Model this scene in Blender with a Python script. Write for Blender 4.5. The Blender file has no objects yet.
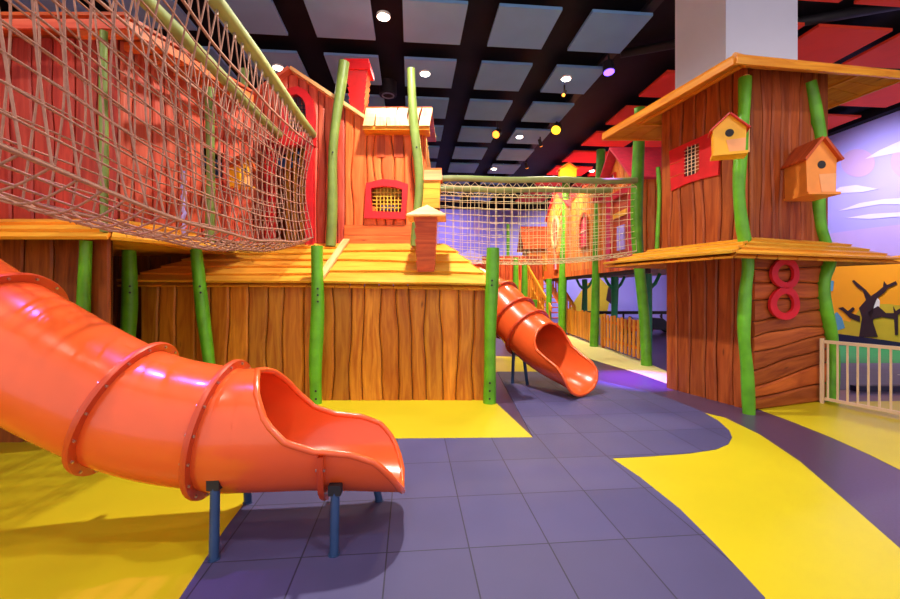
import bpy, math, random
from mathutils import Vector, Matrix
random.seed(7)
R = random.random
sc = bpy.context.scene
COL = sc.collection
V3 = Vector
F, CX, HY, EYE = 420.0, 450.0, 290.0, 1.5
YAW = math.radians(5.3)

def P(px, py, Y):            # world point seen at a pixel at depth Y
    return V3(((px-CX)/F*Y, Y, EYE+(HY-py)/F*Y))
def G(px, py, z=0.0):        # world point on the ground
    Y = (EYE-z)*F/(py-HY)
    return V3(((px-CX)/F*Y, Y, z))
def g2(u, v, z=0.0):         # building grid -> world
    return V3((u*math.cos(YAW)-v*math.sin(YAW), u*math.sin(YAW)+v*math.cos(YAW), z))
def lerp(a, b, t): return a+(b-a)*t
def rnd(a, b): return a+(b-a)*random.random()

# ---------------------------------------------------------------- materials
def hexc(r, g, b):
    f = lambda c: (c/255/12.92) if c/255 <= .04045 else ((c/255+.055)/1.055)**2.4
    return (f(r), f(g), f(b), 1)
def newmat(name):
    m = bpy.data.materials.new(name); m.use_nodes = True
    nt = m.node_tree; b = nt.nodes['Principled BSDF']
    return m, nt, b
def spec(b, v):
    b.inputs['Specular IOR Level'].default_value = v
def plain(name, col, rough=.5, noise=.12, scale=6, metal=0, coat=0, sp=.5, bump=0):
    m, nt, b = newmat(name)
    tc = nt.nodes.new('ShaderNodeTexCoord'); no = nt.nodes.new('ShaderNodeTexNoise')
    no.inputs['Scale'].default_value = scale; no.inputs['Detail'].default_value = 4
    nt.links.new(tc.outputs['Object'], no.inputs['Vector'])
    mp = nt.nodes.new('ShaderNodeMapRange')
    mp.inputs['From Min'].default_value = .3; mp.inputs['From Max'].default_value = .7
    mp.inputs['To Min'].default_value = 1-noise; mp.inputs['To Max'].default_value = 1+noise
    nt.links.new(no.outputs['Fac'], mp.inputs['Value'])
    vm = nt.nodes.new('ShaderNodeVectorMath'); vm.operation = 'SCALE'
    vm.inputs[0].default_value = col[:3]
    nt.links.new(mp.outputs[0], vm.inputs['Scale']); nt.links.new(vm.outputs[0], b.inputs['Base Color'])
    b.inputs['Roughness'].default_value = rough; b.inputs['Metallic'].default_value = metal
    b.inputs['Coat Weight'].default_value = coat; spec(b, sp)
    if bump:
        bp = nt.nodes.new('ShaderNodeBump'); bp.inputs['Strength'].default_value = bump; bp.inputs['Distance'].default_value = .01
        nt.links.new(no.outputs['Fac'], bp.inputs['Height']); nt.links.new(bp.outputs[0], b.inputs['Normal'])
    return m
def wood(name, c1, c2, rough=.45, scale=1.0, sp=.35):
    m, nt, b = newmat(name)
    uv = nt.nodes.new('ShaderNodeUVMap'); uv.uv_map = 'UVMap'
    mp = nt.nodes.new('ShaderNodeMapping'); mp.inputs['Scale'].default_value = (.9*scale, 9*scale, 1)
    nt.links.new(uv.outputs[0], mp.inputs['Vector'])
    n1 = nt.nodes.new('ShaderNodeTexNoise'); n1.inputs['Scale'].default_value = 1.6
    n1.inputs['Detail'].default_value = 5; n1.inputs['Roughness'].default_value = .55; n1.inputs['Distortion'].default_value = .8
    nt.links.new(mp.outputs[0], n1.inputs['Vector'])
    cr = nt.nodes.new('ShaderNodeValToRGB')
    cr.color_ramp.elements[0].position = .3; cr.color_ramp.elements[0].color = c2
    cr.color_ramp.elements[1].position = .66; cr.color_ramp.elements[1].color = c1
    nt.links.new(n1.outputs['Fac'], cr.inputs['Fac'])
    # knots
    mp2 = nt.nodes.new('ShaderNodeMapping'); mp2.inputs['Scale'].default_value = (1.2, 4.5, 1)
    nt.links.new(uv.outputs[0], mp2.inputs['Vector'])
    vo = nt.nodes.new('ShaderNodeTexVoronoi'); vo.inputs['Scale'].default_value = 1.3
    nt.links.new(mp2.outputs[0], vo.inputs['Vector'])
    kr = nt.nodes.new('ShaderNodeMapRange'); kr.inputs['From Min'].default_value = .03; kr.inputs['From Max'].default_value = .1
    kr.inputs['To Min'].default_value = .4; kr.inputs['To Max'].default_value = 1
    nt.links.new(vo.outputs['Distance'], kr.inputs['Value'])
    at = nt.nodes.new('ShaderNodeAttribute'); at.attribute_name = 'tint'
    mx = nt.nodes.new('ShaderNodeMix'); mx.data_type = 'RGBA'; mx.blend_type = 'MULTIPLY'; mx.inputs['Factor'].default_value = 1
    nt.links.new(cr.outputs[0], mx.inputs['A']); nt.links.new(at.outputs['Color'], mx.inputs['B'])
    vm = nt.nodes.new('ShaderNodeVectorMath'); vm.operation = 'SCALE'
    nt.links.new(mx.outputs['Result'], vm.inputs[0]); nt.links.new(kr.outputs[0], vm.inputs['Scale'])
    nt.links.new(vm.outputs[0], b.inputs['Base Color'])
    bp = nt.nodes.new('ShaderNodeBump'); bp.inputs['Strength'].default_value = .25; bp.inputs['Distance'].default_value = .006
    nt.links.new(n1.outputs['Fac'], bp.inputs['Height']); nt.links.new(bp.outputs[0], b.inputs['Normal'])
    b.inputs['Roughness'].default_value = rough; spec(b, sp)
    return m
def emit(name, col, s):
    m, nt, b = newmat(name)
    b.inputs['Base Color'].default_value = col; b.inputs['Emission Color'].default_value = col
    b.inputs['Emission Strength'].default_value = s
    return m

M = {}
M['wall_wood'] = wood('orange_stained_boards', hexc(232,150,46), hexc(190,98,20))
M['dark_wood'] = wood('brown_stained_boards', hexc(156,84,30), hexc(100,42,12))
M['tower_wood'] = wood('red_brown_boards', hexc(188,96,42), hexc(138,56,20))
M['red_wood'] = wood('red_stained_boards', hexc(200,76,58), hexc(156,42,34))
M['pink_wood'] = wood('pink_red_boards', hexc(236,112,84), hexc(206,66,44))
M['orange_wood'] = wood('bright_orange_boards', hexc(242,126,60), hexc(222,92,34))
M['roof_wood'] = wood('yellow_roof_boards', hexc(248,186,66), hexc(236,152,38), rough=.4)
M['tan_wood'] = wood('tan_roof_boards', hexc(250,200,140), hexc(232,158,96))
M['amber_wood'] = wood('amber_fascia_wood', hexc(240,164,48), hexc(214,120,24))
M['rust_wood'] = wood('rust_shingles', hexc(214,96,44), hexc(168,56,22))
M['house_wood'] = wood('honey_house_boards', hexc(246,160,70), hexc(224,112,34))
M['green'] = plain('green_post_paint', hexc(96,172,34), .4, .25, 5, bump=.3)
M['sage'] = plain('pale_green_post_paint', hexc(120,140,64), .45, .2, 5, bump=.3)
M['red'] = plain('red_gloss_paint', hexc(214,30,38), .35, .1, 8)
M['pinkroof'] = plain('pink_roof_paint', hexc(226,56,80), .4, .12, 8)
M['yellow_paint'] = plain('yellow_paint', hexc(252,184,26), .4, .08, 6)
M['orange_paint'] = plain('orange_paint', hexc(248,150,60), .4, .08, 6)
M['salmon'] = plain('salmon_paint', hexc(250,172,110), .45, .06, 6)
M['slide'] = plain('orange_slide_plastic', hexc(236,94,42), .24, .04, 3, coat=.25)
M['flange'] = plain('red_orange_flange_plastic', hexc(206,72,32), .35, .05, 3)
M['bolt'] = plain('zinc_bolt', hexc(190,170,160), .3, .05, 20, metal=.9)
M['blue_metal'] = plain('blue_grey_steel', hexc(44,72,116), .4, .08, 10, metal=.2)
M['rope'] = plain('tan_rope', hexc(166,118,100), .75, .15, 30)
M['rope_pale'] = plain('pale_rope', hexc(236,220,170), .75, .1, 30)
M['rail_green'] = plain('olive_rail_paint', hexc(146,160,96), .4, .15, 5)
M['black'] = plain('matt_black', (.012,.01,.014,1), .6, .2, 4)
M['ceil_black'] = plain('black_ceiling_paint', (.006,.005,.009,1), .7, .3, 2, sp=.2)
M['panel_grey'] = plain('grey_blue_ceiling_panel', hexc(110,158,214), .8, .04, 2)
M['panel_red'] = plain('red_ceiling_panel', hexc(255,72,36), .8, .06, 2)
M['pillar'] = plain('lilac_white_plaster', hexc(228,232,252), .6, .04, 1)
M['mural_sky'] = plain('lavender_sky_paint', hexc(168,160,236), .6, .1, .35)
M['cloud'] = plain('pale_cloud_paint', hexc(214,206,246), .6, .05, 1)
M['cloud2'] = plain('violet_cloud_paint', hexc(186,160,226), .6, .05, 1)
M['planet'] = plain('dusky_planet_paint', hexc(190,158,208), .6, .05, 1)
M['field'] = plain('orange_field_paint', hexc(252,164,20), .6, .05, 1)
M['field2'] = plain('olive_field_paint', hexc(206,176,40), .6, .08, 2)
M['tree'] = plain('dark_tree_paint', hexc(52,28,34), .6, .1, 2)
M['navy'] = plain('navy_base_paint', hexc(30,26,60), .6, .1, 2)
M['white'] = plain('white_paint', hexc(236,232,226), .5, .03, 2)
M['cream'] = plain('cream_fence_paint', hexc(244,214,180), .4, .04, 5)
M['blue_paint'] = plain('blue_grey_paint', hexc(96,160,190), .6, .05, 2)
M['carpet_green'] = plain('green_floor', hexc(40,140,78), .7, .08, 4)
M['carpet_grey'] = plain('grey_road_floor', hexc(96,90,116), .7, .08, 4)
M['yellow_floor'] = plain('yellow_rubber_floor', hexc(206,188,28), .38, .05, 1.2, sp=.45)
M['pale_floor'] = plain('pale_yellow_floor', hexc(232,222,140), .45, .05, 1.2)
M['violet_floor'] = plain('dark_violet_vinyl_floor', hexc(74,58,88), .3, .12, 60, sp=.5)
M['glass_violet'] = plain('violet_pane', hexc(190,170,240), .2, .05, 2)
M['grille'] = plain('dark_grille_paint', hexc(46,34,40), .5, .1, 8)
M['yellow_mesh'] = plain('yellow_grille_paint', hexc(250,200,60), .5, .1, 8)
M['teal'] = plain('teal_post_paint', hexc(48,160,120), .45, .15, 5)
M['greypost'] = plain('grey_post_paint', hexc(120,124,150), .45, .1, 5)
M['dark_timber'] = plain('dark_beam_paint', hexc(60,40,40), .6, .1, 5)

def rubber():
    m, nt, b = newmat('purple_grey_rubber_tiles')
    geo = nt.nodes.new('ShaderNodeNewGeometry')
    mp = nt.nodes.new('ShaderNodeMapping'); mp.inputs['Rotation'].default_value = (0,0,-YAW)
    nt.links.new(geo.outputs['Position'], mp.inputs['Vector'])
    sx = nt.nodes.new('ShaderNodeSeparateXYZ'); nt.links.new(mp.outputs[0], sx.inputs[0])
    def line(out, off, pitch):
        a = nt.nodes.new('ShaderNodeMath'); a.operation='SUBTRACT'; a.inputs[1].default_value = off; nt.links.new(out, a.inputs[0])
        d = nt.nodes.new('ShaderNodeMath'); d.operation='DIVIDE'; d.inputs[1].default_value = pitch; nt.links.new(a.outputs[0], d.inputs[0])
        p = nt.nodes.new('ShaderNodeMath'); p.operation='PINGPONG'; p.inputs[1].default_value = .5; nt.links.new(d.outputs[0], p.inputs[0])
        g = nt.nodes.new('ShaderNodeMath'); g.operation='GREATER_THAN'; g.inputs[1].default_value = .004/pitch; nt.links.new(p.outputs[0], g.inputs[0])
        fl = nt.nodes.new('ShaderNodeMath'); fl.operation='FLOOR'; nt.links.new(d.outputs[0], fl.inputs[0])
        return g.outputs[0], fl.outputs[0]
    gx, fx = line(sx.outputs['X'], .335, .472); gy, fy = line(sx.outputs['Y'], 2.41, .61)
    mn = nt.nodes.new('ShaderNodeMath'); mn.operation='MINIMUM'; nt.links.new(gx, mn.inputs[0]); nt.links.new(gy, mn.inputs[1])
    cb = nt.nodes.new('ShaderNodeCombineXYZ'); nt.links.new(fx, cb.inputs[0]); nt.links.new(fy, cb.inputs[1])
    wn = nt.nodes.new('ShaderNodeTexWhiteNoise'); nt.links.new(cb.outputs[0], wn.inputs['Vector'])
    no = nt.nodes.new('ShaderNodeTexNoise'); no.inputs['Scale'].default_value = 260; nt.links.new(geo.outputs['Position'], no.inputs['Vector'])
    n2 = nt.nodes.new('ShaderNodeTexNoise'); n2.inputs['Scale'].default_value = 1.6; nt.links.new(geo.outputs['Position'], n2.inputs['Vector'])
    r1 = nt.nodes.new('ShaderNodeMapRange'); r1.inputs['To Min'].default_value=.9; r1.inputs['To Max'].default_value=1.1; nt.links.new(wn.outputs['Value'], r1.inputs['Value'])
    r2 = nt.nodes.new('ShaderNodeMapRange'); r2.inputs['To Min'].default_value=.7; r2.inputs['To Max'].default_value=1.3; nt.links.new(no.outputs['Fac'], r2.inputs['Value'])
    r3 = nt.nodes.new('ShaderNodeMapRange'); r3.inputs['To Min'].default_value=.85; r3.inputs['To Max'].default_value=1.15; nt.links.new(n2.outputs['Fac'], r3.inputs['Value'])
    r4 = nt.nodes.new('ShaderNodeMapRange'); r4.inputs['To Min'].default_value=.3; r4.inputs['To Max'].default_value=1; nt.links.new(mn.outputs[0], r4.inputs['Value'])
    prev = r1.outputs[0]
    for r in (r2, r3, r4):
        k = nt.nodes.new('ShaderNodeMath'); k.operation='MULTIPLY'; nt.links.new(prev, k.inputs[0]); nt.links.new(r.outputs[0], k.inputs[1]); prev = k.outputs[0]
    vm = nt.nodes.new('ShaderNodeVectorMath'); vm.operation='SCALE'; vm.inputs[0].default_value = hexc(74,70,116)[:3]
    nt.links.new(prev, vm.inputs['Scale']); nt.links.new(vm.outputs[0], b.inputs['Base Color'])
    b.inputs['Roughness'].default_value = .6; spec(b, .4)
    bp = nt.nodes.new('ShaderNodeBump'); bp.inputs['Strength'].default_value=.3; bp.inputs['Distance'].default_value=.003
    nt.links.new(no.outputs['Fac'], bp.inputs['Height']); nt.links.new(bp.outputs[0], b.inputs['Normal'])
    return m
M['rubber'] = rubber()

# ---------------------------------------------------------------- mesh builder
ORG = {}
class MB:
    def __init__(s): s.v=[]; s.f=[]; s.uv=[]; s.t=[]
    def quadset(s, vs, fs, uvs=None, tint=(1,1,1)):
        o = len(s.v); s.v += [tuple(v) for v in vs]
        for k, f in enumerate(fs):
            s.f.append([i+o for i in f])
            s.uv.append(uvs[k] if uvs else [(vs[i][0]+vs[i][1], vs[i][2]) for i in f])
            s.t.append(tint)
    def box(s, O, U, V, W, a, b, c, tint=None, along=0):
        """box from O spanning a*U, b*V, c*W; wood grain runs along axis number «along»"""
        tint = tint or (1,1,1)
        O, U, V, W = V3(O), V3(U)*a, V3(V)*b, V3(W)*c
        vs = [O+U*i+V*j+W*k for i in (0,1) for j in (0,1) for k in (0,1)]
        fs = [(0,1,3,2),(4,6,7,5),(0,4,5,1),(2,3,7,6),(0,2,6,4),(1,5,7,3)]
        ln = (U.length, V.length, W.length); ou, ov = rnd(0,50), rnd(0,50)
        rest = [x for x in (0,1,2) if x != along]
        uvs = []
        for f in fs:
            q = []
            for i in f:
                c3 = ((i>>2)&1, (i>>1)&1, i&1)
                q.append((ou+c3[along]*ln[along], ov+c3[rest[0]]*ln[rest[0]]+c3[rest[1]]*ln[rest[1]]))
            uvs.append(q)
        s.quadset(vs, fs, uvs, tint)
    def prism(s, pts, vec, tint=(1,1,1)):
        pts = [V3(p) for p in pts]; vec = V3(vec); n = len(pts)
        vs = pts+[p+vec for p in pts]
        fs = [tuple(range(n-1,-1,-1)), tuple(range(n,2*n))]+[(i,(i+1)%n,(i+1)%n+n,i+n) for i in range(n)]
        e = (pts[1]-pts[0]).normalized(); ax = vec.normalized(); e2 = ax.cross(e)
        ou = rnd(0,50)
        uvs = [[(ou+(vs[i]-pts[0]).dot(e), ou+(vs[i]-pts[0]).dot(e2)+(vs[i]-pts[0]).dot(ax)) for i in f] for f in fs]
        s.quadset(vs, fs, uvs, tint)
    def tube(s, pts, rad, n=8, caps=True, tint=(1,1,1), closed=False, up=None):
        pts = [V3(p) for p in pts]; m = len(pts)
        if not hasattr(rad, '__len__'): rad = [rad]*m
        T = []
        for i in range(m):
            a = pts[i-1] if (i or closed) else pts[i]; b = pts[(i+1)%m] if (i < m-1 or closed) else pts[i]
            d = (b-a); T.append(d.normalized() if d.length > 1e-9 else V3((0,0,1)))
        ref = V3(up) if up else (V3((0,0,1)) if abs(T[0].z) < .9 else V3((1,0,0)))
        N = (ref-T[0]*ref.dot(T[0])).normalized()
        vs = []; L = [0]
        for i in range(m):
            N = (N-T[i]*N.dot(T[i])).normalized(); B = T[i].cross(N)
            for k in range(n):
                a = 2*math.pi*k/n; vs.append(pts[i]+(N*math.cos(a)+B*math.sin(a))*rad[i])
            if i: L.append(L[-1]+(pts[i]-pts[i-1]).length)
        fs=[]; uvs=[]; ou=rnd(0,40)
        last = m if closed else m-1
        for i in range(last):
            j=(i+1)%m
            for k in range(n):
                k2=(k+1)%n
                fs.append((i*n+k, i*n+k2, j*n+k2, j*n+k))
                lj = L[j] if j else L[i]+.05
                uvs.append([(ou+L[i],k*.03),(ou+L[i],(k+1)*.03),(ou+lj,(k+1)*.03),(ou+lj,k*.03)])
        if caps and not closed:
            fs.append(tuple(range(n-1,-1,-1))); uvs.append([(0,0)]*n)
            fs.append(tuple(range((m-1)*n,m*n))); uvs.append([(0,0)]*n)
        s.quadset(vs, fs, uvs, tint)
    def build(s, name, mat, parent=None, smooth=False):
        me = bpy.data.meshes.new(name)
        root = parent
        org = V3((0,0,0))
        if parent is not None:
            org = ORG[parent.name]
        me.from_pydata([tuple(V3(v)-org) for v in s.v], [], s.f)
        me.uv_layers.new(name='UVMap'); me.color_attributes.new('tint', 'FLOAT_COLOR', 'CORNER')
        fu = []; fc = []
        for fi, f in enumerate(s.f):
            t = s.t[fi]
            for j in range(len(f)):
                fu += [float(s.uv[fi][j][0]), float(s.uv[fi][j][1])]; fc += [t[0], t[1], t[2], 1.0]
        me.uv_layers['UVMap'].data.foreach_set('uv', fu)
        me.color_attributes['tint'].data.foreach_set('color', fc)
        if smooth:
            me.polygons.foreach_set('use_smooth', [True]*len(me.polygons))
        me.materials.append(M[mat] if isinstance(mat, str) else mat)
        me.update()
        o = bpy.data.objects.new(name, me); COL.objects.link(o)
        if parent is not None:
            o.parent = parent
        ORG[o.name] = org
        return o
def smooth_angle(o, deg=35):
    me = o.data
    me.polygons.foreach_set('use_smooth', [True]*len(me.polygons))
    try: me.set_sharp_from_angle(angle=math.radians(deg))
    except Exception: pass
def thing(name, label, cat, loc=(0,0,0), group=None):
    o = bpy.data.objects.new(name, None); COL.objects.link(o); o.location = loc
    o.empty_display_size = .2
    ORG[o.name] = V3(loc)
    return tag(o, label, cat, group)
def tag(o, label=None, cat=None, group=None, kind=None):
    if label: o['label'] = label
    if cat: o['category'] = cat
    if group: o['group'] = group
    if kind: o['kind'] = kind
    return o
def single(mb, name, mat, label, cat, group=None, smooth=False):
    """a thing that is one mesh, its origin moved to its base"""
    o = mb.build(name, mat, None, smooth)
    vs = [V3(v) for v in mb.v]
    c = V3((sum(v.x for v in vs)/len(vs), sum(v.y for v in vs)/len(vs), min(v.z for v in vs)))
    o.data.transform(Matrix.Translation(-c)); o.location = c; ORG[o.name] = c
    return tag(o, label, cat, group)
def struct(mb, name, mat): return tag(mb.build(name, mat), kind='structure')

def tnt(lo=.8, hi=1.1, w=.06):
    k = rnd(lo, hi); return (k*rnd(1-w,1+w), k*rnd(1-w,1+w), k*rnd(1-w,1+w))

def plank_wall(mb, O, U, V, W, width, top, bot=0.0, n=8, amp=.012, th=.03, holes=(), seg=.12, lo=.66, hi=1.15, gap=.014, fan=0, back=True):
    """boards standing side by side; top/bot are numbers or functions of u; holes are (u0,u1,v0,v1) or functions"""
    O=V3(O); U=V3(U).normalized(); V=V3(V).normalized(); W=V3(W).normalized()
    tf = top if callable(top) else (lambda u: top)
    bf = bot if callable(bot) else (lambda u: bot)
    ph=[rnd(0,6.28) for _ in range(n+1)]; kk=[rnd(1.6,3.4) for _ in range(n+1)]; jit=[rnd(-.14,.14)*width/n for _ in range(n+1)]
    jit[0]=jit[n]=0; H0=tf(0)-bf(0)
    def bnd(i, v):
        a = amp if 0<i<n else 0
        return i*width/n+jit[i]+(fan*(v-H0*.5)*(1-i/n)*min(1,i*.6) if i<n else 0)+a*math.sin(kk[i]*v+ph[i])+a*.4*math.sin(2.7*kk[i]*v+ph[i]*2)
    def inh(u, v):
        for h in holes:
            if callable(h):
                if h(u, v): return True
            elif h[0]<u<h[1] and h[2]<v<h[3]: return True
        return False
    for i in range(n):
        um=(i+.5)*width/n; H=tf(um)-bf(um)
        ns=max(2,int(math.ceil(H/seg))); tint=tnt(lo,hi); ou=rnd(0,60); ov=rnd(0,60)
        e=min(.02,width/n*.14); t2=th*rnd(.85,1.15)
        rows=[]
        for k in range(ns+1):
            t=k/ns; vv=bf(um)+t*H
            ul=bnd(i,vv)+gap/2; ur=bnd(i+1,vv)-gap/2
            vl=bf(ul)+t*(tf(ul)-bf(ul)); vr=bf(ur)+t*(tf(ur)-bf(ur))
            def pt(u,v,w): 
                return O+U*u+V*v+W*w
            rows.append((ul,ur,vl,vr,[pt(ul,vl,0),pt(ul,vl,t2*.55),pt(ul+e,vl+(vr-vl)*e/max(ur-ul,.01),t2),pt(ur-e,vr-(vr-vl)*e/max(ur-ul,.01),t2),pt(ur,vr,t2*.55),pt(ur,vr,0)]))
        keep=[not inh((rows[k][0]+rows[k][1])/2,(rows[k][2]+rows[k+1][2])/2) for k in range(ns)]
        base=len(mb.v)
        for r in rows: mb.v += [tuple(p) for p in r[4]]
        xs=[0,0.02,.035,(rows[0][1]-rows[0][0]),(rows[0][1]-rows[0][0])+.01,(rows[0][1]-rows[0][0])+.03]
        for k in range(ns):
            if not keep[k]: continue
            va=rows[k][2]; vb=rows[k+1][2]
            for j in range(5):
                a=base+k*6+j; mb.f.append([a,a+1,a+7,a+6][::-1]); mb.uv.append([(ou+va,ov+xs[j]),(ou+va,ov+xs[j+1]),(ou+vb,ov+xs[j+1]),(ou+vb,ov+xs[j])][::-1]); mb.t.append(tint)
            a=base+k*6; mb.f.append([a+5,a,a+6,a+11][::-1]); mb.uv.append([(0,0)]*4); mb.t.append(tint)
            if k==0 or not keep[k-1]:
                mb.f.append([base+k*6+j for j in range(6)]); mb.uv.append([(0,0)]*6); mb.t.append(tint)
            if k==ns-1 or not keep[k+1]:
                mb.f.append([base+(k+1)*6+j for j in range(5,-1,-1)]); mb.uv.append([(0,0)]*6); mb.t.append(tint)
    if back:   # dark-tinted backing sheet, painting shade into the gaps between planks
        m=40
        for k in range(m):
            u0=width*k/m; u1=width*(k+1)/m; um=(u0+u1)/2
            spans=[]; nv=max(6,int((tf(um)-bf(um))/.06)); run=None
            for q in range(nv):
                va=bf(um)+(tf(um)-bf(um))*q/nv; vb=bf(um)+(tf(um)-bf(um))*(q+1)/nv
                if inh(um,(va+vb)/2):
                    if run: spans.append(run); run=None
                else:
                    run=(run[0] if run else va, vb)
            if run: spans.append(run)
            for a,b in spans:
                mb.box(O+U*u0+V*a-W*.012,U,V,W,u1-u0,b-a-.01,.01,tint=(.3,.26,.26),along=1)

def roof_plane(mb, A, B, C, D, n=4, th=.03, ov=.22, jag=.012, lo=.8, hi=1.1, nseg=10):
    """boards laid along A-B (the eave), overlapping up to D-C"""
    A,B,C,D=[V3(x) for x in (A,B,C,D)]
    N=(B-A).cross(D-A).normalized()
    if N.z<0: N=-N
    for i in range(n):
        t0=i/n; t1=min(1.0,(i+1+ov)/n); tint=tnt(lo,hi); ou,ovv=rnd(0,50),rnd(0,50); ph=rnd(0,6)
        vs=[]
        for k in range(nseg+1):
            s=k/nseg
            jt=jag/n*3*math.sin(ph+s*5)+rnd(-1,1)*jag/n
            lo_=lerp(lerp(A,B,s),lerp(D,C,s),max(0,t0+jt)); up=lerp(lerp(A,B,s),lerp(D,C,s),t1)
            vs += [lo_+N*th*1.25, lo_+N*th*2.15, up+N*th*1.0, up]
        fs=[]; uvs=[]; Ls=(B-A).length; w=(D-A).length/n
        for k in range(nseg):
            a=k*4
            for j in range(4):
                j2=(j+1)%4
                fs.append((a+j,a+4+j,a+4+j2,a+j2))
                yy={0:0,1:.03,2:.03+w,3:.06+w}
                y1=yy[j]; y2=yy[j2] if j2 else .1+2*w
                uvs.append([(ou+Ls*k/nseg,ovv+y1),(ou+Ls*(k+1)/nseg,ovv+y1),(ou+Ls*(k+1)/nseg,ovv+y2),(ou+Ls*k/nseg,ovv+y2)])
        fs.append((0,1,2,3)); uvs.append([(0,0),(0,.03),(.2,.03),(.2,0)])
        b=nseg*4; fs.append((b+3,b+2,b+1,b)); uvs.append([(0,0),(0,.03),(.2,.03),(.2,0)])
        mb.quadset(vs,fs,uvs,tint)

def under_boards(mb, A,B,C,D, n=8, lo=.7, hi=.95):
    """boarding under a roof, running from eave to top"""
    A,B,C,D=[V3(x) for x in (A,B,C,D)]
    N=(B-A).cross(D-A).normalized()
    if N.z<0: N=-N
    for i in range(n):
        s0,s1=i/n+.003,(i+1)/n-.003
        p=[lerp(A,B,s0),lerp(A,B,s1),lerp(D,C,s1),lerp(D,C,s0)]
        mb.prism(p,N*.02,tint=tnt(lo,hi))

def wobble_post(base, top, r=.08, amp=.03, n=14, seed=0, name='timber_post', mat='green', label='', cat='post', group=None, bolts=(), mid=()):
    base,top=V3(base),V3(top); rr=random.Random(seed)
    ph1,ph2=rr.uniform(0,6.28),rr.uniform(0,6.28); k1=rr.uniform(3.5,6)
    pts=[]; rad=[]
    for i in range(n+1):
        t=i/n; p=lerp(base,top,t)
        w=math.sin(math.pi*t)
        p=p+V3((amp*math.sin(k1*t+ph1)*w, amp*.5*math.sin(k1*t*1.3+ph2)*w, 0))
        for (tm,dx,wd) in mid: p.x += dx*math.exp(-((t-tm)/wd)**2)
        pts.append(p); rad.append(r*(1+.08*math.sin(7*t+ph2)))
    th=thing(name,label,cat,base,group)
    mb=MB(); mb.tube(pts,rad,14)
    # rounded end
    o=mb.build('post_shaft',mat,th); smooth_angle(o,50)
    for bt in bolts:
        i=bt*n; k=int(i); p=lerp(pts[k],pts[min(k+1,n)],i-k)
        d=(V3((0,0,p.z))-p); d.z=0; d.normalize()
        m2=MB(); m2.tube([p+d*(r*.9),p+d*(r+.012)],.014,8); m2.build('bolt_head','black',th)
    return th

# ================================================================ THE SETTING
CEIL=6.0
mb=MB(); mb.prism([(-14,-1.2,-.1),(14,-1.2,-.1),(14,26,-.1),(-14,26,-.1)],(0,0,.1)); struct(mb,'floor','violet_floor')

def patch(name, mat, pts, z0, z1):
    mb=MB(); mb.prism([V3((p.x,p.y,z0)) for p in pts],(0,0,z1-z0)); return struct(mb,name,mat)
def gp(*xy): return [G(x,y) for x,y in xy]
# rubber-tile field with its rounded end beyond the tower
curve=[(497,372),(545,372),(600,381),(640,390),(670,399),(700,411),(718,421),(729,431),(732,438),(728,445),(716,450),(690,454),(650,457),(612,459)]
edge2=[(640,478),(680,510),(715,545),(742,574),(765,599)]
tile=gp(*(curve+edge2))+[V3((.95,1.3,0)),V3((.7,-.9,0)),V3((-1.7,-.9,0))]+[G(150,640),G(180,599),G(225,530),G(252,494),G(300,440)]+gp((533,438))
patch('floor_rubber_tiles','rubber',tile,0,.008)
# yellow strip and field in front of the board wall
yl=gp((533,438),(300,440),(252,494),(225,530),(180,599),(150,640))+[V3((-2.0,1.0,0)),V3((-2.2,-1,0)),V3((-8,-1,0)),V3((-8,6,0)),V3((.1,6,0))]+gp((497,404))
patch('floor_yellow_field','yellow_floor',yl,0,.006)
y4=[G(*p) for p in [(612,459),(650,457),(690,454),(716,450),(728,445),(732,438),(729,431),(718,421),(704,413)]]
y4+= gp((725,418),(760,435),(800,462),(850,505),(900,549))+[V3((2.2,1.2,0)),V3((2.1,-.9,0)),V3((.7,-.9,0)),V3((.95,1.3,0))]+gp((765,599),(742,574),(715,545),(680,510),(640,478))
patch('floor_yellow_sweep','yellow_floor',y4,0,.004)
y3=gp((757,409),(790,421),(830,437),(870,455),(900,470))+[V3((5.6,2.4,0)),V3((7,2.4,0)),V3((7,5.7,0))]+gp((836,402),(800,402))
patch('floor_yellow_corner','yellow_floor',y3,0,.003)
y2=gp((566,352),(600,362),(640,374),(668,384),(668,372),(650,364),(610,349),(575,336),(555,332),(520,330),(520,336))
patch('floor_pale_strip','pale_floor',y2,0,.003)
y5=gp((470,355),(540,358),(545,372),(497,372),(470,372))
patch('floor_pale_strip','yellow_floor',y5,0,.003)
# play road beyond the white railing
patch('floor_green_carpet','carpet_green',[V3((5.9,8.6,0)),V3((14,8.6,0)),V3((14,11.3,0)),V3((5.9,11.3,0))],0,.006)
patch('floor_road','carpet_grey',[V3((5.7,6.3,0)),V3((13,6.3,0)),V3((13,8.6,0)),V3((5.9,8.6,0))],0,.004)
mb=MB(); mb.box((6.0,6.2,0),(1,0,0),(0,1,0),(0,0,1),7,.1,.08); struct(mb,'trim_kerb','navy')
mb=MB(); mb.box((7.9,7.35,.004),(1,0,0),(0,1,0),(0,0,1),3,.07,.003); struct(mb,'trim_road_line','white')

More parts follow.
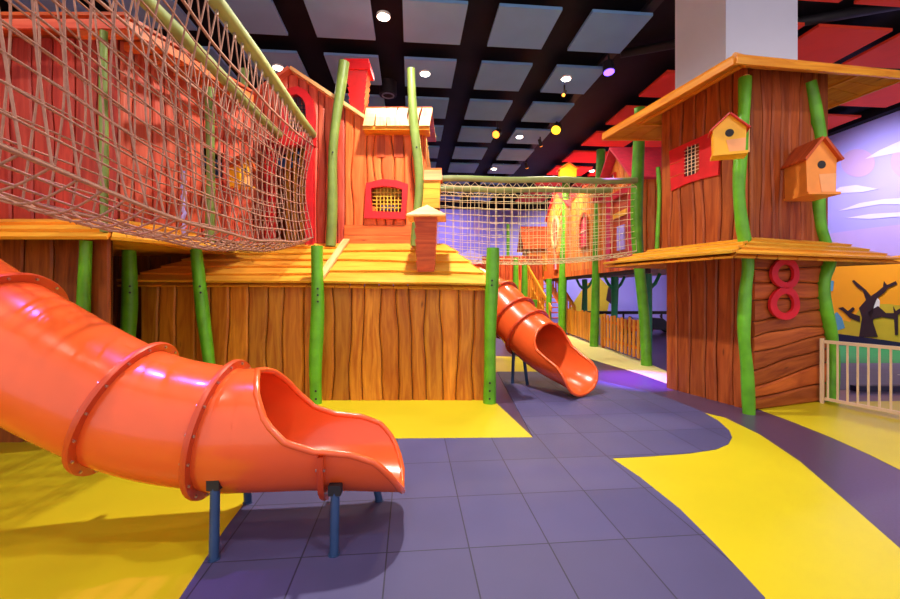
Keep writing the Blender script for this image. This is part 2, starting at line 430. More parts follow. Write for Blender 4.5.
# ceiling and walls
mb=MB(); mb.prism([(-14,-1.2,6.25),(14.5,-1.2,6.25),(14.5,26,6.25),(-14,26,6.25)],(0,0,.1)); struct(mb,'ceiling','ceil_black')
UR=12.2
def wall(name, a, b, mat='mural_sky'):
    mb=MB(); d=(b-a).normalized(); n=V3((-d.y,d.x,0)); mb.box(a,d,(0,0,1),-n,(b-a).length,6.25,.15); return struct(mb,name,mat)
wall('wall_back', g2(UR+.2,22), g2(-11,22)); 
mb=MB(); a=g2(-11,22); b=g2(UR,22)
bw=mb
wall('wall_right', g2(UR+.0,-1), g2(UR+.0,22.2))
wall('wall_left', g2(-9,-1.5), g2(-9,22.2),'navy')
def onwall(px,py,off=.0,u=UR):
    x=(px-CX)/F; t=(u-off)/(x*math.cos(YAW)+math.sin(YAW)); return V3((x*t,t,EYE+(HY-py)/F*t))
def onback(px,py,off=0):
    x=(px-CX)/F; t=(22-off)/(-x*math.sin(YAW)+math.cos(YAW)); return V3((x*t,t,EYE+(HY-py)/F*t))
# black trims at the wall head
mb=MB(); wn=V3((math.cos(YAW),math.sin(YAW),0)); wd=V3((-math.sin(YAW),math.cos(YAW),0))
mb.box(g2(UR-.25,2,CEIL),wd,V3((0,0,1)),wn,20,.45,.24); struct(mb,'trim_ceiling_edge','ceil_black')
mb=MB(); mb.box(g2(-11,21.7,5.75),wn,V3((0,0,1)),wd,23,.7,.28); struct(mb,'trim_ceiling_edge','ceil_black')

# mural on the wall beyond the railing
mur=thing('wall_mural','painted mural of lavender sky, orange field and bare black trees on the far wall','mural',onwall(860,345))
def decal(name,mat,pts,k,fn=onwall,parent=None,n=wn):
    mb=MB(); mb.prism([fn(x,y,.004+.006*k) for x,y in pts],n*-.003); return mb.build(name,mat,parent or mur)
def ell(cx,cy,rx,ry,n=28,a0=0): return [(cx+rx*math.cos(2*math.pi*i/n+a0),cy+ry*math.sin(2*math.pi*i/n+a0)) for i in range(n)]
decal('orange_field','field',[(815,262),(840,260),(870,258),(905,255),(960,250),(1040,240),(1040,370),(815,345)],0)
decal('violet_haze','cloud2',[(815,236),(840,232),(870,228),(905,224),(960,215),(1040,200),(1040,240),(960,250),(905,255),(870,258),(840,260),(815,262)],0)
decal('planet','planet',ell(858,163,17,14),0); decal('planet','planet',ell(905,162,14,15),0)
decal('cloud','cloud',[(865,159),(880,150),(900,141),(930,130),(960,126),(930,146),(900,152),(880,156)],1)
decal('cloud','cloud',[(830,194),(840,187),(856,185),(878,189),(862,192),(845,193)],1)
decal('cloud','cloud',[(838,211),(860,203),(885,199),(905,198),(950,196),(905,204),(880,204),(858,208)],1)
decal('cloud','cloud',[(846,218),(870,214),(905,212),(950,214),(905,216),(870,219)],1)
decal('olive_hill','field2',[(815,330),(835,318),(850,322),(862,306),(875,304),(890,304),(905,306),(940,300),(1000,310),(1000,350),(905,346),(860,343),(815,341)],1)
decal('blue_patch','blue_paint',[(828,318),(837,312),(842,318),(845,328),(832,332)],2)
decal('blue_patch','blue_paint',[(828,280),(834,281),(833,291),(829,291)],2)
decal('white_house','white',[(870,310),(872,300),(877,297),(880,301),(879,312),(874,318)],2)
decal('navy_ground','navy',[(815,334),(840,334),(870,338),(905,343),(960,347),(960,368),(905,357),(860,350),(815,346)],3)
tr=[(859,337),(862,318),(859,308),(866,300),(863,291),(857,287),(852,281),(854,280),(860,285),(866,290),(871,296),(877,292),(883,287),(884,281),(887,285),(896,281),(897,284),(888,288),(884,293),(877,298),(874,306),(873,312),(873,322),(878,337)]
decal('bare_tree','tree',tr,4)
tr2=[(860,322),(850,318),(843,311),(838,308),(843,307),(848,311),(853,307),(855,309),(851,313),(860,316)]
decal('bare_tree','tree',tr2,4)
tr3=[(868,312),(878,306),(886,313),(894,313),(893,306),(896,311),(905,305),(906,309),(898,315),(898,335),(895,335),(894,319),(882,317),(870,320)]
decal('bare_tree','tree',tr3,4)
# mural along the end wall
mub=thing('wall_mural','painted mural of pale hills and lilac sky on the end wall beyond the stairs','mural',onback(560,318))
def decb(name,mat,pts,k): return decal(name,mat,pts,k,onback,mub,wd)
decb('pale_hill','cloud',[(440,318),(440,262),(470,250),(500,262),(530,256),(530,318)],0)
decb('yellow_hill','field2',[(565,318),(575,300),(586,284),(600,278),(612,290),(606,318)],0)
decb('orange_hill','field',[(640,318),(650,296),(662,290),(690,300),(690,318)],0)
decb('dark_rock','tree',[(606,300),(608,288),(612,283),(616,290),(617,302),(611,304)],1)
decb('round_flower','planet',ell(477,226,4,8),1)
decb('white_star','white',ell(500,236,2,2,8),1)

# square white pillar rising through the lookout tower
C0=V3((.657*5.6,5.6,0)); s_=1.04
mb=MB(); mb.box(C0,V3((math.cos(YAW),math.sin(YAW),0)),V3((-math.sin(YAW),math.cos(YAW),0)),V3((0,0,1)),s_,s_*1.04,6.25); struct(mb,'pillar','pillar')

# ---------------------------------------------------------------- ceiling panels
Hc=CEIL-EYE
ordn=['first','second','third','fourth','fifth','sixth','seventh','eighth','ninth','tenth','eleventh','twelfth','thirteenth','fourteenth','fifteenth','sixteenth','seventeenth','eighteenth']
v_end=[.004055+.000883*k for k in range(-3,14)]
def panel(mat,u0,u1,v0,v1,label,group,name='acoustic_panel'):
    mb=MB(); p=[g2(u0,v0,CEIL),g2(u1,v0,CEIL),g2(u1,v1,CEIL),g2(u0,v1,CEIL)]
    mb.prism(p,(0,0,.05))
    hc=(p[0]+p[2])/2
    mb.box(hc+V3((-.01,-.01,.05)),(1,0,0),(0,1,0),(0,0,1),.02,.02,.19)
    return single(mb,name,mat,label,'acoustic panel',group)
def px_of(p): return CX+F*p.x/p.y, HY-(p.z-EYE)*F/p.y
for r,e in enumerate(v_end):
    v1=e*F*Hc+.0; v0=(e-.000586)*F*Hc
    if v0>21.3: continue
    v1=min(v1,21.6)
    if v0<.3: continue
    for c in range(-5,3):
        if r<=1 and c==2: continue
        u0=(-.036+.34*c)*Hc+.03; u1=u0+.228*Hc
        q=[px_of(g2(u,v,CEIL)) for u in (u0,u1) for v in (v0,v1)]
        if max(y for x,y in q)<-2 or max(x for x,y in q)<-5: continue
        panel('panel_grey',u0,u1,v0,v1,'grey-blue ceiling panel, %s row from the photographer, %s column beside the red field'%(ordn[max(r-1,0)],ordn[2-c]),'grey-blue panels hung under the black ceiling')
    for c in range(0,7):
        u0=(1.172+.37*c)*Hc; u1=u0+.31*Hc
        if u1>UR-.3: continue
        q=[px_of(g2(u,v,CEIL)) for u in (u0,u1) for v in (v0,v1)]
        if max(y for x,y in q)<-2 or min(x for x,y in q)>905: continue
        panel('panel_red',u0,u1,v0,v1,'red ceiling panel, %s row from the photographer, %s column beside the grey field'%(ordn[max(r-1,0)],ordn[c]),'red panels hung under the black ceiling')
# service duct and cable trays between the grey and the red fields
def tray(u,name,label,cat,w=.18,h=.08,z=6.1,v0=1,v1=21):
    mb=MB(); mb.box(g2(u,v0,z),wd,wn,V3((0,0,1)),v1-v0,w,h)
    for k in range(5): mb.box(g2(u+.05,v0+1+k*4.5,z+h),wd,wn,V3((0,0,1)),.03,.03,6.24-z-h)
    single(mb,name,'black',label,cat)
tray(3.82,'cable_tray','long black cable tray running between the grey and the red ceiling panels','cable tray')
mb=MB(); a=g2(4.1,7.9,6.14); b=g2(9,5.6,6.14)
mb.tube([a,b],.08,12); o=single(mb,'air_duct','black','round black air duct crossing above the lookout tower','duct',smooth=True)

# ---------------------------------------------------------------- lights
def downlight(px,py,col,lab,power=0,emis='lamp_warm',zz=CEIL-.03,spot=True,size=.09,ang=150,group=None,blend=1.0):
    Y=(zz-EYE)*F/(HY-py); p=V3(((px-CX)/F*Y,Y,zz))
    t=thing('ceiling_downlight',lab,'ceiling light',p,group)
    mb=MB(); mb.tube([p,p+V3((0,0,.04))],size*1.25,20); mb.build('lamp_rim','white',t)
    mb=MB(); mb.tube([p-V3((0,0,.012)),p+V3((0,0,.01))],size,20); mb.build('lamp_lens',emis,t)
    if power: lamp(p-V3((0,0,.05)),col,power,ang,t)
    return t
def lamp(p,col,power,ang=150,parent=None,tgt=None,blend=1.0,soft=.12,name='lamp_beam'):
    l=bpy.data.lights.new(name,'SPOT'); l.energy=power; l.color=col; l.spot_size=math.radians(ang); l.spot_blend=blend; l.shadow_soft_size=soft
    o=bpy.data.objects.new(name,l); COL.objects.link(o)
    o.location=p
    if tgt is not None:
        d=V3(tgt)-V3(p); o.rotation_euler=d.to_track_quat('-Z','Y').to_euler()
    if parent is not None:
        o.parent=parent; o.location=V3(p)-ORG[parent.name]
    return o
M['lamp_warm']=emit('warm_lamp_glow',(1,.9,.75,1),14)
M['lamp_yellow']=emit('yellow_lamp_glow',(1,.5,.02,1),2.2)
M['lamp_orange']=emit('orange_lamp_glow',(1,.28,.03,1),2.2)
M['lamp_violet']=emit('violet_lamp_glow',(.16,.07,1,1),3.5)
WARM=(1,.92,.82)
PW=230
dl=[(278,68,'over the gabled red playhouse'),(425,74,'behind the tall post with the sawn top'),(566,79,'above the yellow spotlight'),(519.5,137,'beside the orange spotlight'),(494,169,'just above the far bridge rails'),(592,171,'in the red panels above the far bridge'),(850,97,'beyond the tower roof'),(383.5,17,'high over the red chimney')]
for x,y,w in dl: downlight(x,y,WARM,'small round white downlight '+w,170 if x==383.5 else (420 if x in (592,519.5) else PW))
def spotlight(px,py,col,emis,lab,power,tgt,ang=60,z=5.75,rad=.062):
    Y=(z-EYE)*F/(HY-py); p=V3(((px-CX)/F*Y,Y,z)); t=thing('spotlight',lab,'spotlight',p)
    d=(V3(tgt)-p).normalized()
    mb=MB(); mb.tube([p,p-d*.2],[rad*1.2,rad],16); mb.build('lamp_housing','black',t)
    mb=MB(); mb.tube([p+d*.012,p],rad,16); mb.build('lamp_lens',emis,t)
    q=p-d*.1; mb=MB(); mb.box(q+V3((-.015,-.015,.04)),(1,0,0),(0,1,0),(0,0,1),.03,.03,6.25-q.z-.04); mb.build('mount_bracket','black',t)
    lamp(p+d*.05,col,power,ang,t,tgt=tgt,soft=.05)
    return t
spotlight(609,72,(.35,.08,1),'lamp_violet','black ceiling spotlight glowing violet beside the pillar',8000,G(638,379),20,rad=.1)
spotlight(556,130,(1,.7,.15),'lamp_yellow','black ceiling spotlight glowing bright yellow',350,V3((.5,7,1)),70,rad=.12)
spotlight(496,134.5,(1,.5,.1),'lamp_orange','small black ceiling spotlight glowing orange',250,V3((-1.5,7,2)),70,rad=.1)
spotlight(563.5,95,(1,.7,.4),'lamp_orange','small amber spotlight hung below the white downlight',60,V3((0,5,1)),60,rad=.035)
spotlight(541,146,(1,.8,.6),'lamp_orange','small amber spotlight hung beside the yellow one',700,V3((3.9,14,3)),120,rad=.045)
spotlight(527,168,(1,.8,.6),'lamp_orange','amber spotlight low over the far bridge rail',700,V3((3.9,16.2,2.6)),120,rad=.05)
# added unseen fill lamps; the last is the key set by the slide's shadow
for k,(x,y,c,pw) in enumerate([(-4.5,1.5,WARM,330),(-1.6,.4,WARM,190),(2.6,.5,WARM,330),(-5.5,5.5,WARM,300),(5.5,3.0,WARM,260),(-.35,5.0,WARM,1050)]):
    p=V3((x,y,CEIL-.03)); t=thing('ceiling_downlight','unseen round white downlight added over the open floor for fill and key light','ceiling light',p,'added fill and key lamps over the open floor')
    mb=MB(); mb.tube([p,p+V3((0,0,.04))],.11,20); mb.build('lamp_rim','white',t)
    mb=MB(); mb.tube([p-V3((0,0,.012)),p+V3((0,0,.01))],.09,20); mb.build('lamp_lens','lamp_warm',t)
    lamp(p-V3((0,0,.05)),c,pw,160,t)
# wall washers for the murals
def wash(p,tgt,col,pw,lab,ang=110):
    t=thing('wall_washer',lab,'wall washer',p)
    mb=MB(); mb.box(V3(p)+V3((-.15,-.05,0)),(1,0,0),(0,1,0),(0,0,1),.3,.1,.08); mb.build('lamp_housing','black',t)
    mb=MB(); mb.box(V3(p)+V3((-.01,-.01,.08)),(1,0,0),(0,1,0),(0,0,1),.02,.02,6.25-p[2]-.08); mb.build('drop_rod','black',t)
    lamp(V3(p)-V3((0,0,.06)),col,pw,ang,t,tgt=tgt,soft=.2)
spotlight(60,-330,(.6,.15,1),'lamp_violet','unseen violet spotlight added above the rope bridge to tint the slide',500,V3((-1.95,2.25,1.15)),22)  # added out of view to give the slide its violet highlight
wash((8.6,10.5,5.9),onwall(870,240),(.8,.78,1),600,'black wall washer lighting the tree mural')
wash((8.6,7.5,5.9),onwall(950,260),(.8,.78,1),400,'second black wall washer lighting the tree mural nearer the railing')
wash((0,18.5,5.7),(0,22,2.5),(.62,.5,1),700,'black wall washer lighting the end wall behind the far bridge')
wash((6,18.5,5.7),(6,22,2.0),(.85,.8,1),1300,'black wall washer lighting the end wall behind the far houses')

# ================================================================ BOARD-FRONTED PLATFORM (centre)
Z=V3((0,0,1)); X=V3((1,0,0)); YV=V3((0,1,0))
pf=thing('play_platform','low wooden play platform with orange board front and yellow board roof','play platform',(-1.8,5.72,0))
mb=MB(); plank_wall(mb,(-1.78,5.72,0),X,Z,-YV,2.29,1.56,n=11,amp=.02,th=.035,lo=.7,hi=1.15)
mb.build('front_boards','wall_wood',pf)
mb=MB(); plank_wall(mb,(-4.2,5.72,0),X,Z,-YV,2.42,1.56,n=10,amp=.02,th=.035,lo=.7,hi=1.1)
mb.build('front_boards','wall_wood',pf)
mb=MB(); plank_wall(mb,(.51,5.72,0),YV,Z,X,2.2,1.56,n=12,amp=.02,th=.03)
mb.build('side_boards','wall_wood',pf)
mb=MB(); plank_wall(mb,(-7.2,6.75,0),X,Z,-YV,5.4,2.15,n=20,amp=.02,th=.03); mb.build('rear_boards','dark_wood',pf)
roof_h=1.555
mb=MB()
A=V3((-1.72,5.55,roof_h)); B=V3((.63,5.55,roof_h-.045)); 
D=V3((-1.62,6.6,2.2)); C=V3((-.1,6.6,2.2))
roof_plane(mb,A,B,C,D,n=4,th=.035,jag=.02)
mb.build('roof_boards','roof_wood',pf)
mb=MB(); under_boards(mb,A+V3((0,0,-.02)),B+V3((0,0,-.02)),C+V3((0,0,-.03)),D+V3((0,0,-.03)),12); mb.build('roof_underside','amber_wood',pf)
mb=MB()
A2=V3((-4.4,5.55,roof_h+.01)); B2=V3((-1.7,5.55,roof_h)); C2=V3((-1.6,6.6,2.2)); D2=V3((-3.3,6.6,2.2))
roof_plane(mb,A2,B2,C2,D2,n=6,th=.035,jag=.02)
mb.build('roof_boards','roof_wood',pf)
mb=MB(); under_boards(mb,A2+V3((0,0,-.02)),B2+V3((0,0,-.02)),C2+V3((0,0,-.03)),D2+V3((0,0,-.03)),14); mb.build('roof_underside','amber_wood',pf)
# hip board on the joint and hip roof at the free end
mb=MB(); mb.box(A+V3((-.05,-.02,.075)),(D-A).normalized(),X,V3((0,-.5,.87)),(D-A).length,.1,.03,along=0); mb.build('hip_board','tan_wood',pf)
mb=MB(); roof_plane(mb,V3((.63,5.55,roof_h-.045)),V3((.5,6.85,roof_h)),V3((-.1,6.8,2.2)),V3((-.1,6.6,2.2)),n=4,th=.035); mb.build('roof_boards','roof_wood',pf)
mb=MB(); mb.box((-4.2,6.55,2.1),X,YV,Z,4.1,2.4,.1); mb.build('deck','amber_wood',pf)

posts=[
 (G(212,404)+V3((0,0,0)),P(197,249,5.5),.075,'front',"green timber post leaning outward, second along the platform front, half hidden by the big slide"),
 ]
def post_pt(px,pyb,Yb): return V3(((px-CX)/F*Yb,Yb,0))
wobble_post(post_pt(214,0,5.52),P(196,249,5.5),.075,.012,seed=3,label='green timber post leaning over at the platform front, half hidden by the big slide',bolts=(.72,.76))
wobble_post(post_pt(316,0,5.54),P(317,246,5.52),.083,.018,seed=5,label='green timber post dividing the board front of the platform in two',bolts=(.65,.69,.73,.04,.09))
wobble_post(post_pt(489.5,0,5.56),P(493,248,5.54),.082,.012,seed=9,label='green timber post at the free corner of the platform beside the small slide',bolts=(.76,.79,.04,.09,.14))
wobble_post(V3((-4.21,5.5,0)),P(129,249,5.5),.085,.02,seed=11,label='dark green timber post at the inner corner between the two board walls',bolts=(.72,.76))
wobble_post(V3((-3.56,4.06,0)),P(86,241,4.06),.055,.02,seed=13,label='crooked green timber post in front of the dark board wall by the big slide')

# ================================================================ DARK BOARD HOUSE (behind the big slide)
rh=thing('playhouse','red board playhouse with yellow skirt roof behind the rope bridge','playhouse',(-4.5,4.3,0))
mb=MB(); plank_wall(mb,(-7.2,4.15,0),X,Z,-YV,3.86,2.0,n=13,amp=.02,th=.035,lo=.75,hi=1.1); mb.build('lower_boards','dark_wood',rh)
mb=MB(); e0=V3((-7.4,3.9,1.93)); e1=V3((-3.16,3.9,1.93)); e2=V3((-3.45,4.33,2.2)); e3=V3((-7.4,4.33,2.2))
roof_plane(mb,e0,e1,e2,e3,n=3,th=.035,jag=.008); 
mb.build('skirt_roof','roof_wood',rh)
mb=MB(); f1=V3((-2.62,4.85,1.93)); f2=V3((-3.2,5.0,2.2))
roof_plane(mb,e1,f1,f2,e2,n=3,th=.035,jag=.01)
mb.build('skirt_roof','roof_wood',rh)
mb=MB(); mb.box((-3.08,4.12,1.99),V3((.48,.88,0)).normalized(),Z,V3((.8,-.5,.3)),.16,.1,.03); mb.build('roof_patch_board','tan_wood',rh)
mb=MB(); mb.box((-7.3,4.2,2.02),X,YV,Z,3.95,2.2,.1); mb.build('deck','amber_wood',rh)
# upper storey
mb=MB(); plank_wall(mb,(-7.2,4.38,2.15),X,Z,-YV,3.75,1.96,n=17,amp=.014,th=.03,lo=.75,hi=1.15); mb.build('front_boards','red_wood',rh)
sd=V3((.36,1,0)).normalized()
mb=MB(); plank_wall(mb,(-3.45,4.38,2.15),sd,Z,V3((sd.y,-sd.x,0)),1.75,1.95,n=11,amp=.014,th=.03,lo=.75,hi=1.15,holes=((.95,1.25,.75,1.2),)); mb.build('side_boards','pink_wood',rh)
# roof with fascia
def P4(*p): return [V3(q) for q in p]
r0,r1,r2,r3=P4((-7.4,4.0,4.0),(-3.1,4.0,4.0),(-2.62,5.55,4.0),(-4.6,6.2,4.35))
mb=MB(); mb.prism([r0,r1,r2,V3((-3.0,6.3,4.05)),V3((-7.4,6.3,4.05))],(0,0,.03)); [0 for _ in ()]; mb.v=[(a,b,c+.12) for a,b,c in mb.v]; mb.build('roof_deck','rust_wood',rh)
mb=MB(); mb.box(r0+V3((0,-.02,-.02)),X,Z,YV,4.32,.09,.03); mb.build('fascia_board','pink_wood',rh)
d=(r2-r1); mb=MB(); mb.box(r1+V3((0,0,-.02)),d.normalized(),Z,V3((d.y,-d.x,0)).normalized(),d.length,.09,.03); mb.build('fascia_board','orange_wood',rh)
for k in range(6):
    q=lerp(r1,r2,(k+.4)/6.2); mb=MB(); mb.box(q+V3((-.62,.05,-.1)),X,Z,YV,.6,.09,.06); mb.v=[(a,b,c+.11) for a,b,c in mb.v]; mb.build('rafter','orange_wood',rh)
# slim posts and lamp post seen through the net
wobble_post(P(101,240,3.95).xyz*1 if False else V3((-3.28,3.98,2.05)),V3((-3.28,3.98,3.95)),.035,.01,seed=21,name='slim_post',mat='sage',label='slim olive post at the corner of the red playhouse behind the net')
wobble_post(V3((-2.86,5.0,2.02)),V3((-2.86,5.0,3.9)),.05,.012,seed=22,name='slim_post',mat='sage',label='weathered green post standing mid-bridge beside the red playhouse')
wobble_post(V3((-3.05,6.1,2.2)),V3((-2.98,6.1,4.7)),.055,.02,seed=23,name='slim_post',mat='sage',label='tall pale green post between the gabled playhouse and the red one')
mb=MB(); a=V3((-2.93,4.62,2.1)); mb.tube([a+V3((.012*math.cos(k*1.9),.012*math.sin(k*1.9),k*.035)) for k in range(21)],.022,7)
single(mb,'twisted_chain','glass_violet','twisted pale metal chain hanging beside the red playhouse wall','chain',smooth=True)

# ================================================================ GABLED PLAYHOUSE
gh=thing('playhouse','tall orange gabled playhouse with red door, crooked window and tan shingle eave','playhouse',(-1.9,6.62,2.2))
WY=6.62
def wx(px): return (px-CX)/F*WY
def wz(py): return EYE+(HY-py)/F*WY
x0=wx(226)
def gtop(u):
    x=x0+u; xs=[wx(226),wx(293),wx(375),wx(430)]; zs=[wz(122),wz(73),wz(128),wz(134)]
    for i in range(3):
        if x<=xs[i+1]: return lerp(zs[i],zs[i+1],max(0,(x-xs[i])/(xs[i+1]-xs[i])))-2.2
    return zs[-1]-2.2
door=(wx(274)-x0,wx(310)-x0,-.1,wz(142)-2.2)
def arch(u,v):
    x=x0+u; z=v+2.2
    cx=wx(296); hw=(wx(306)-wx(287))/2
    if abs(x-cx)>hw: return False
    return wz(131)<z<wz(100)+ (wz(92)-wz(100))*(1-((x-cx)/hw)**2)**.5
wj=wx(345)-x0
mb=MB(); plank_wall(mb,(x0,WY,2.2),X,Z,-YV,wj,gtop,n=13,amp=.012,th=.03,holes=(door,arch),seg=.05,lo=.85,hi=1.12); mb.build('gable_boards','pink_wood',gh)
winh=(wx(371)-x0-wj,wx(403)-x0-wj,wz(213)-2.2,wz(186)-2.2)
def gtop2(u): return gtop(u+wj)
mb=MB(); plank_wall(mb,(x0+wj,WY,2.52),X,Z,-YV,wx(424)-x0-wj,lambda u:gtop2(u)-.32,n=8,amp=.03,th=.035,holes=((winh[0],winh[1],winh[2]-.32,winh[3]-.32),),seg=.05,lo=.85,hi=1.12); mb.build('wing_boards','orange_wood',gh)
# horizontal boards at its foot
mb=MB()
for k in range(2): mb.box((x0+wj,WY-.045,2.2+k*.16),X,Z,YV,wx(424)-x0-wj,.155,.04,tint=tnt(.8,1))
mb.build('skirting_boards','orange_wood',gh)
for (a,b) in ((377,385),(394,403),(414,422)):  # flush red patches painted in for the shadowy openings below the eave
    mb=MB(); mb.box(P(a,157,WY-.045),X,Z,YV,(b-a)/F*WY,.36,.012,tint=tnt(.8,1),along=1); mb.build('eave_shadow_patch','rust_wood',gh)
# side & back walls
mb=MB(); plank_wall(mb,(wx(424),WY,2.2),YV,Z,X,1.8,lambda u:1.75,n=9,th=.03); mb.build('side_boards','orange_wood',gh)
mb=MB(); plank_wall(mb,(x0,WY,2.2),YV,Z,-X,1.8,2.0,n=9,th=.03); mb.build('side_boards','pink_wood',gh)
mb=MB(); mb.box((x0,WY+1.8,2.2),X,Z,YV,wx(424)-x0,1.75,.04); mb.build('rear_wall','orange_wood',gh)
# gable verge boards
def verge(a,b,m='pink_wood',name='verge_board',w=.05,dpt=.16,drop=.0):
    a,b=V3(a),V3(b); d=(b-a); n=V3((-d.z,0,d.x)).normalized(); n= n if n.z>0 else -n
    mb=MB(); mb.box(a-V3((0,dpt,0))+n*(-.01),d.normalized(),YV,n,d.length,dpt+.1,w,along=0); return mb.build(name,m,gh)
pk=V3((wx(293),WY,wz(73)))
verge((wx(222),WY,wz(124)),pk); verge(pk,(wx(376),WY,wz(128)),'tan_wood')
# gable roof slopes
mb=MB(); a=V3((wx(222),WY,wz(124))); mb.prism([a,pk,pk+V3((0,1.9,0)),a+V3((0,1.9,0))],V3((0,0,-.03))); mb.build('roof_slope','rust_wood',gh)
a=V3((wx(376),WY,wz(128))); mb=MB(); mb.prism([a,pk,pk+V3((0,1.9,0)),a+V3((0,1.9,0))],V3((0,0,-.03))); mb.build('roof_slope','rust_wood',gh)
# wing eave of upright shingles
mb=MB()
n=6; xa,xb=wx(366),wx(432)
for k in range(n):
    a0=lerp(xa,xb,k/n)+.01; a1=lerp(xa,xb,(k+1)/n)-.006
    pts=[]; tint=tnt(.9,1.08); L=.4
    prev=None
    for q in range(6):
        t=q/5; z=3.98+.36*t+rnd(-.01,.01)*0; y=6.33+.22*t-.05*math.sin(math.pi*t); dx=.02*math.sin(3*t+k)
        row=[V3((a0+dx-.05*(1-t)*0,y,z)),V3((a1+dx,y,z)),V3((a1+dx,y+.03,z)),V3((a0+dx,y+.03,z))]
        if prev:
            fs=[(0,1,5,4),(1,2,6,5),(2,3,7,6),(3,0,4,7)]
            ou=k*3+t*L; uv=[[(ou,0),(ou,.2),(ou+.08,.2),(ou+.08,0)]]*4
            mb.quadset(prev+row,fs,uv,tint)
        if q in (0,5):
            mb.quadset(row,[(0,1,2,3)],[[(0,0),(0,.2),(.03,.2),(.03,0)]],tint)
        prev=row
mb.build('eave_shingles','tan_wood',gh)
mb=MB(); mb.box((wx(366),6.36,3.93),X,Z,YV,wx(430)-wx(366),.05,.3); mb.build('eave_board','amber_wood',gh)
mb=MB(); mb.prism([V3((wx(366),6.55,4.33)),V3((wx(432),6.55,4.33)),V3((wx(432),8.5,4.5)),V3((wx(366),8.5,4.5))],(0,0,.03)); mb.build('roof_slope','rust_wood',gh)
# door frame
mb=MB(); dy=.12
mb.box((wx(268),WY-dy,2.2),X,Z,YV,.13,wz(139)-2.2,dy)
o=mb.build('door_jamb','red',gh)
mb=MB(); mb.box((wx(307.5),WY-dy,2.2),X,Z,YV,.13,wz(139)-2.2,dy); mb.build('door_jamb','red',gh)
mb=MB(); mb.box((wx(267),WY-dy-.01,wz(148)),X,Z,YV,wx(317)-wx(267),.14,dy+.01); mb.build('door_lintel','red',gh)
# inner slatted screen in the doorway
mb=MB()
for k in range(5):
    xx=lerp(wx(278),wx(308),k/4); mb.box((xx-.03,WY+.4,2.2),X,Z,YV,.06,1.7,.04,tint=tnt())
mb.build('inner_slats','roof_wood',gh)
# arched gable window frame
def ring_prism(mb,outer,inner,vec):
    n=len(outer); vec=V3(vec)
    vs=[V3(p) for p in outer]+[V3(p) for p in inner]; vs+= [p+vec for p in vs]
    fs=[]
    for i in range(n):
        j=(i+1)%n
        fs += [(i,j,n+j,n+i),(2*n+i,3*n+i,3*n+j,2*n+j),(i,2*n+i,2*n+j,j),(n+i,n+j,3*n+j,3*n+i)]
    mb.quadset(vs,fs)
def archpts(cx,zb,zs,hw,rise,y,n=10):
    pts=[V3((cx-hw,y,zb)),V3((cx+hw,y,zb)),V3((cx+hw,y,zs))]
    pts+=[V3((cx+hw*math.cos(math.pi*k/n),y,zs+rise*math.sin(math.pi*k/n))) for k in range(1,n)]
    pts+=[V3((cx-hw,y,zs))]; return pts
wf_y=WY-.09
out=[P(283,138,wf_y),P(314,141,wf_y),P(315,118,wf_y),P(313,100,wf_y),P(306,90,wf_y),P(297,86,wf_y),P(288,88,wf_y),P(283,95,wf_y),P(281,115,wf_y)]
inn=[P(288,131,wf_y),P(305,132,wf_y),P(306,116,wf_y),P(305,103,wf_y),P(301,97,wf_y),P(297,94,wf_y),P(291,95,wf_y),P(288,101,wf_y),P(287,115,wf_y)]
mb=MB(); ring_prism(mb,out,inn,(0,.08,0)); wfr=mb.build('window_frame','red',gh)
mb=MB()
for k in range(1,6): a=lerp(inn[0],inn[1],k/6); mb.box(a+V3((0,.04,0)),X,Z,YV,.012,.53,.012)
for k in range(1,8): mb.box(lerp(inn[0],inn[7],k/8)+V3((-.02,.04,0)),X,Z,YV,.32,.012,.012)
mb.build('window_grille','grille',wfr)
mb=MB(); mb.box(P(286,133,WY+.4),X,Z,YV,.42,.28,.03); mb.build('inner_panel','yellow_mesh',wfr)
# crooked wing window
wy=WY-.1
o_=[P(364,218,wy),P(405,219,wy),P(407,200,wy),P(408,184,wy),P(396,180,wy),P(382,179,wy),P(366,183,wy),P(365,200,wy)]
i_=[P(372,211,wy),P(401,212,wy),P(402,200,wy),P(402,189,wy),P(394,187,wy),P(383,186,wy),P(371,188,wy),P(371,200,wy)]
mb=MB(); ring_prism(mb,o_,i_,(0,.11,0)); w2=mb.build('window_frame','red',gh)
mb=MB()
for k in range(1,8): mb.box(lerp(i_[0],i_[1],k/8)+V3((0,.07,0)),X,Z,YV,.012,.39,.012)
for k in range(1,6): mb.box(lerp(i_[0],i_[6],k/6)+V3((0,.07,0)),X,Z,YV,.46,.012,.012)
mb.build('window_grille','yellow_mesh',w2)
mb=MB(); mb.box(P(374,196,WY+.35),X,Z,YV,.44,.22,.03); mb.build('inner_panel','yellow_mesh',w2)
mb=MB(); mb.box(P(380,210,WY+.3),X,Z,YV,.28,.08,.03); mb.build('lilac_pane','glass_violet',w2)

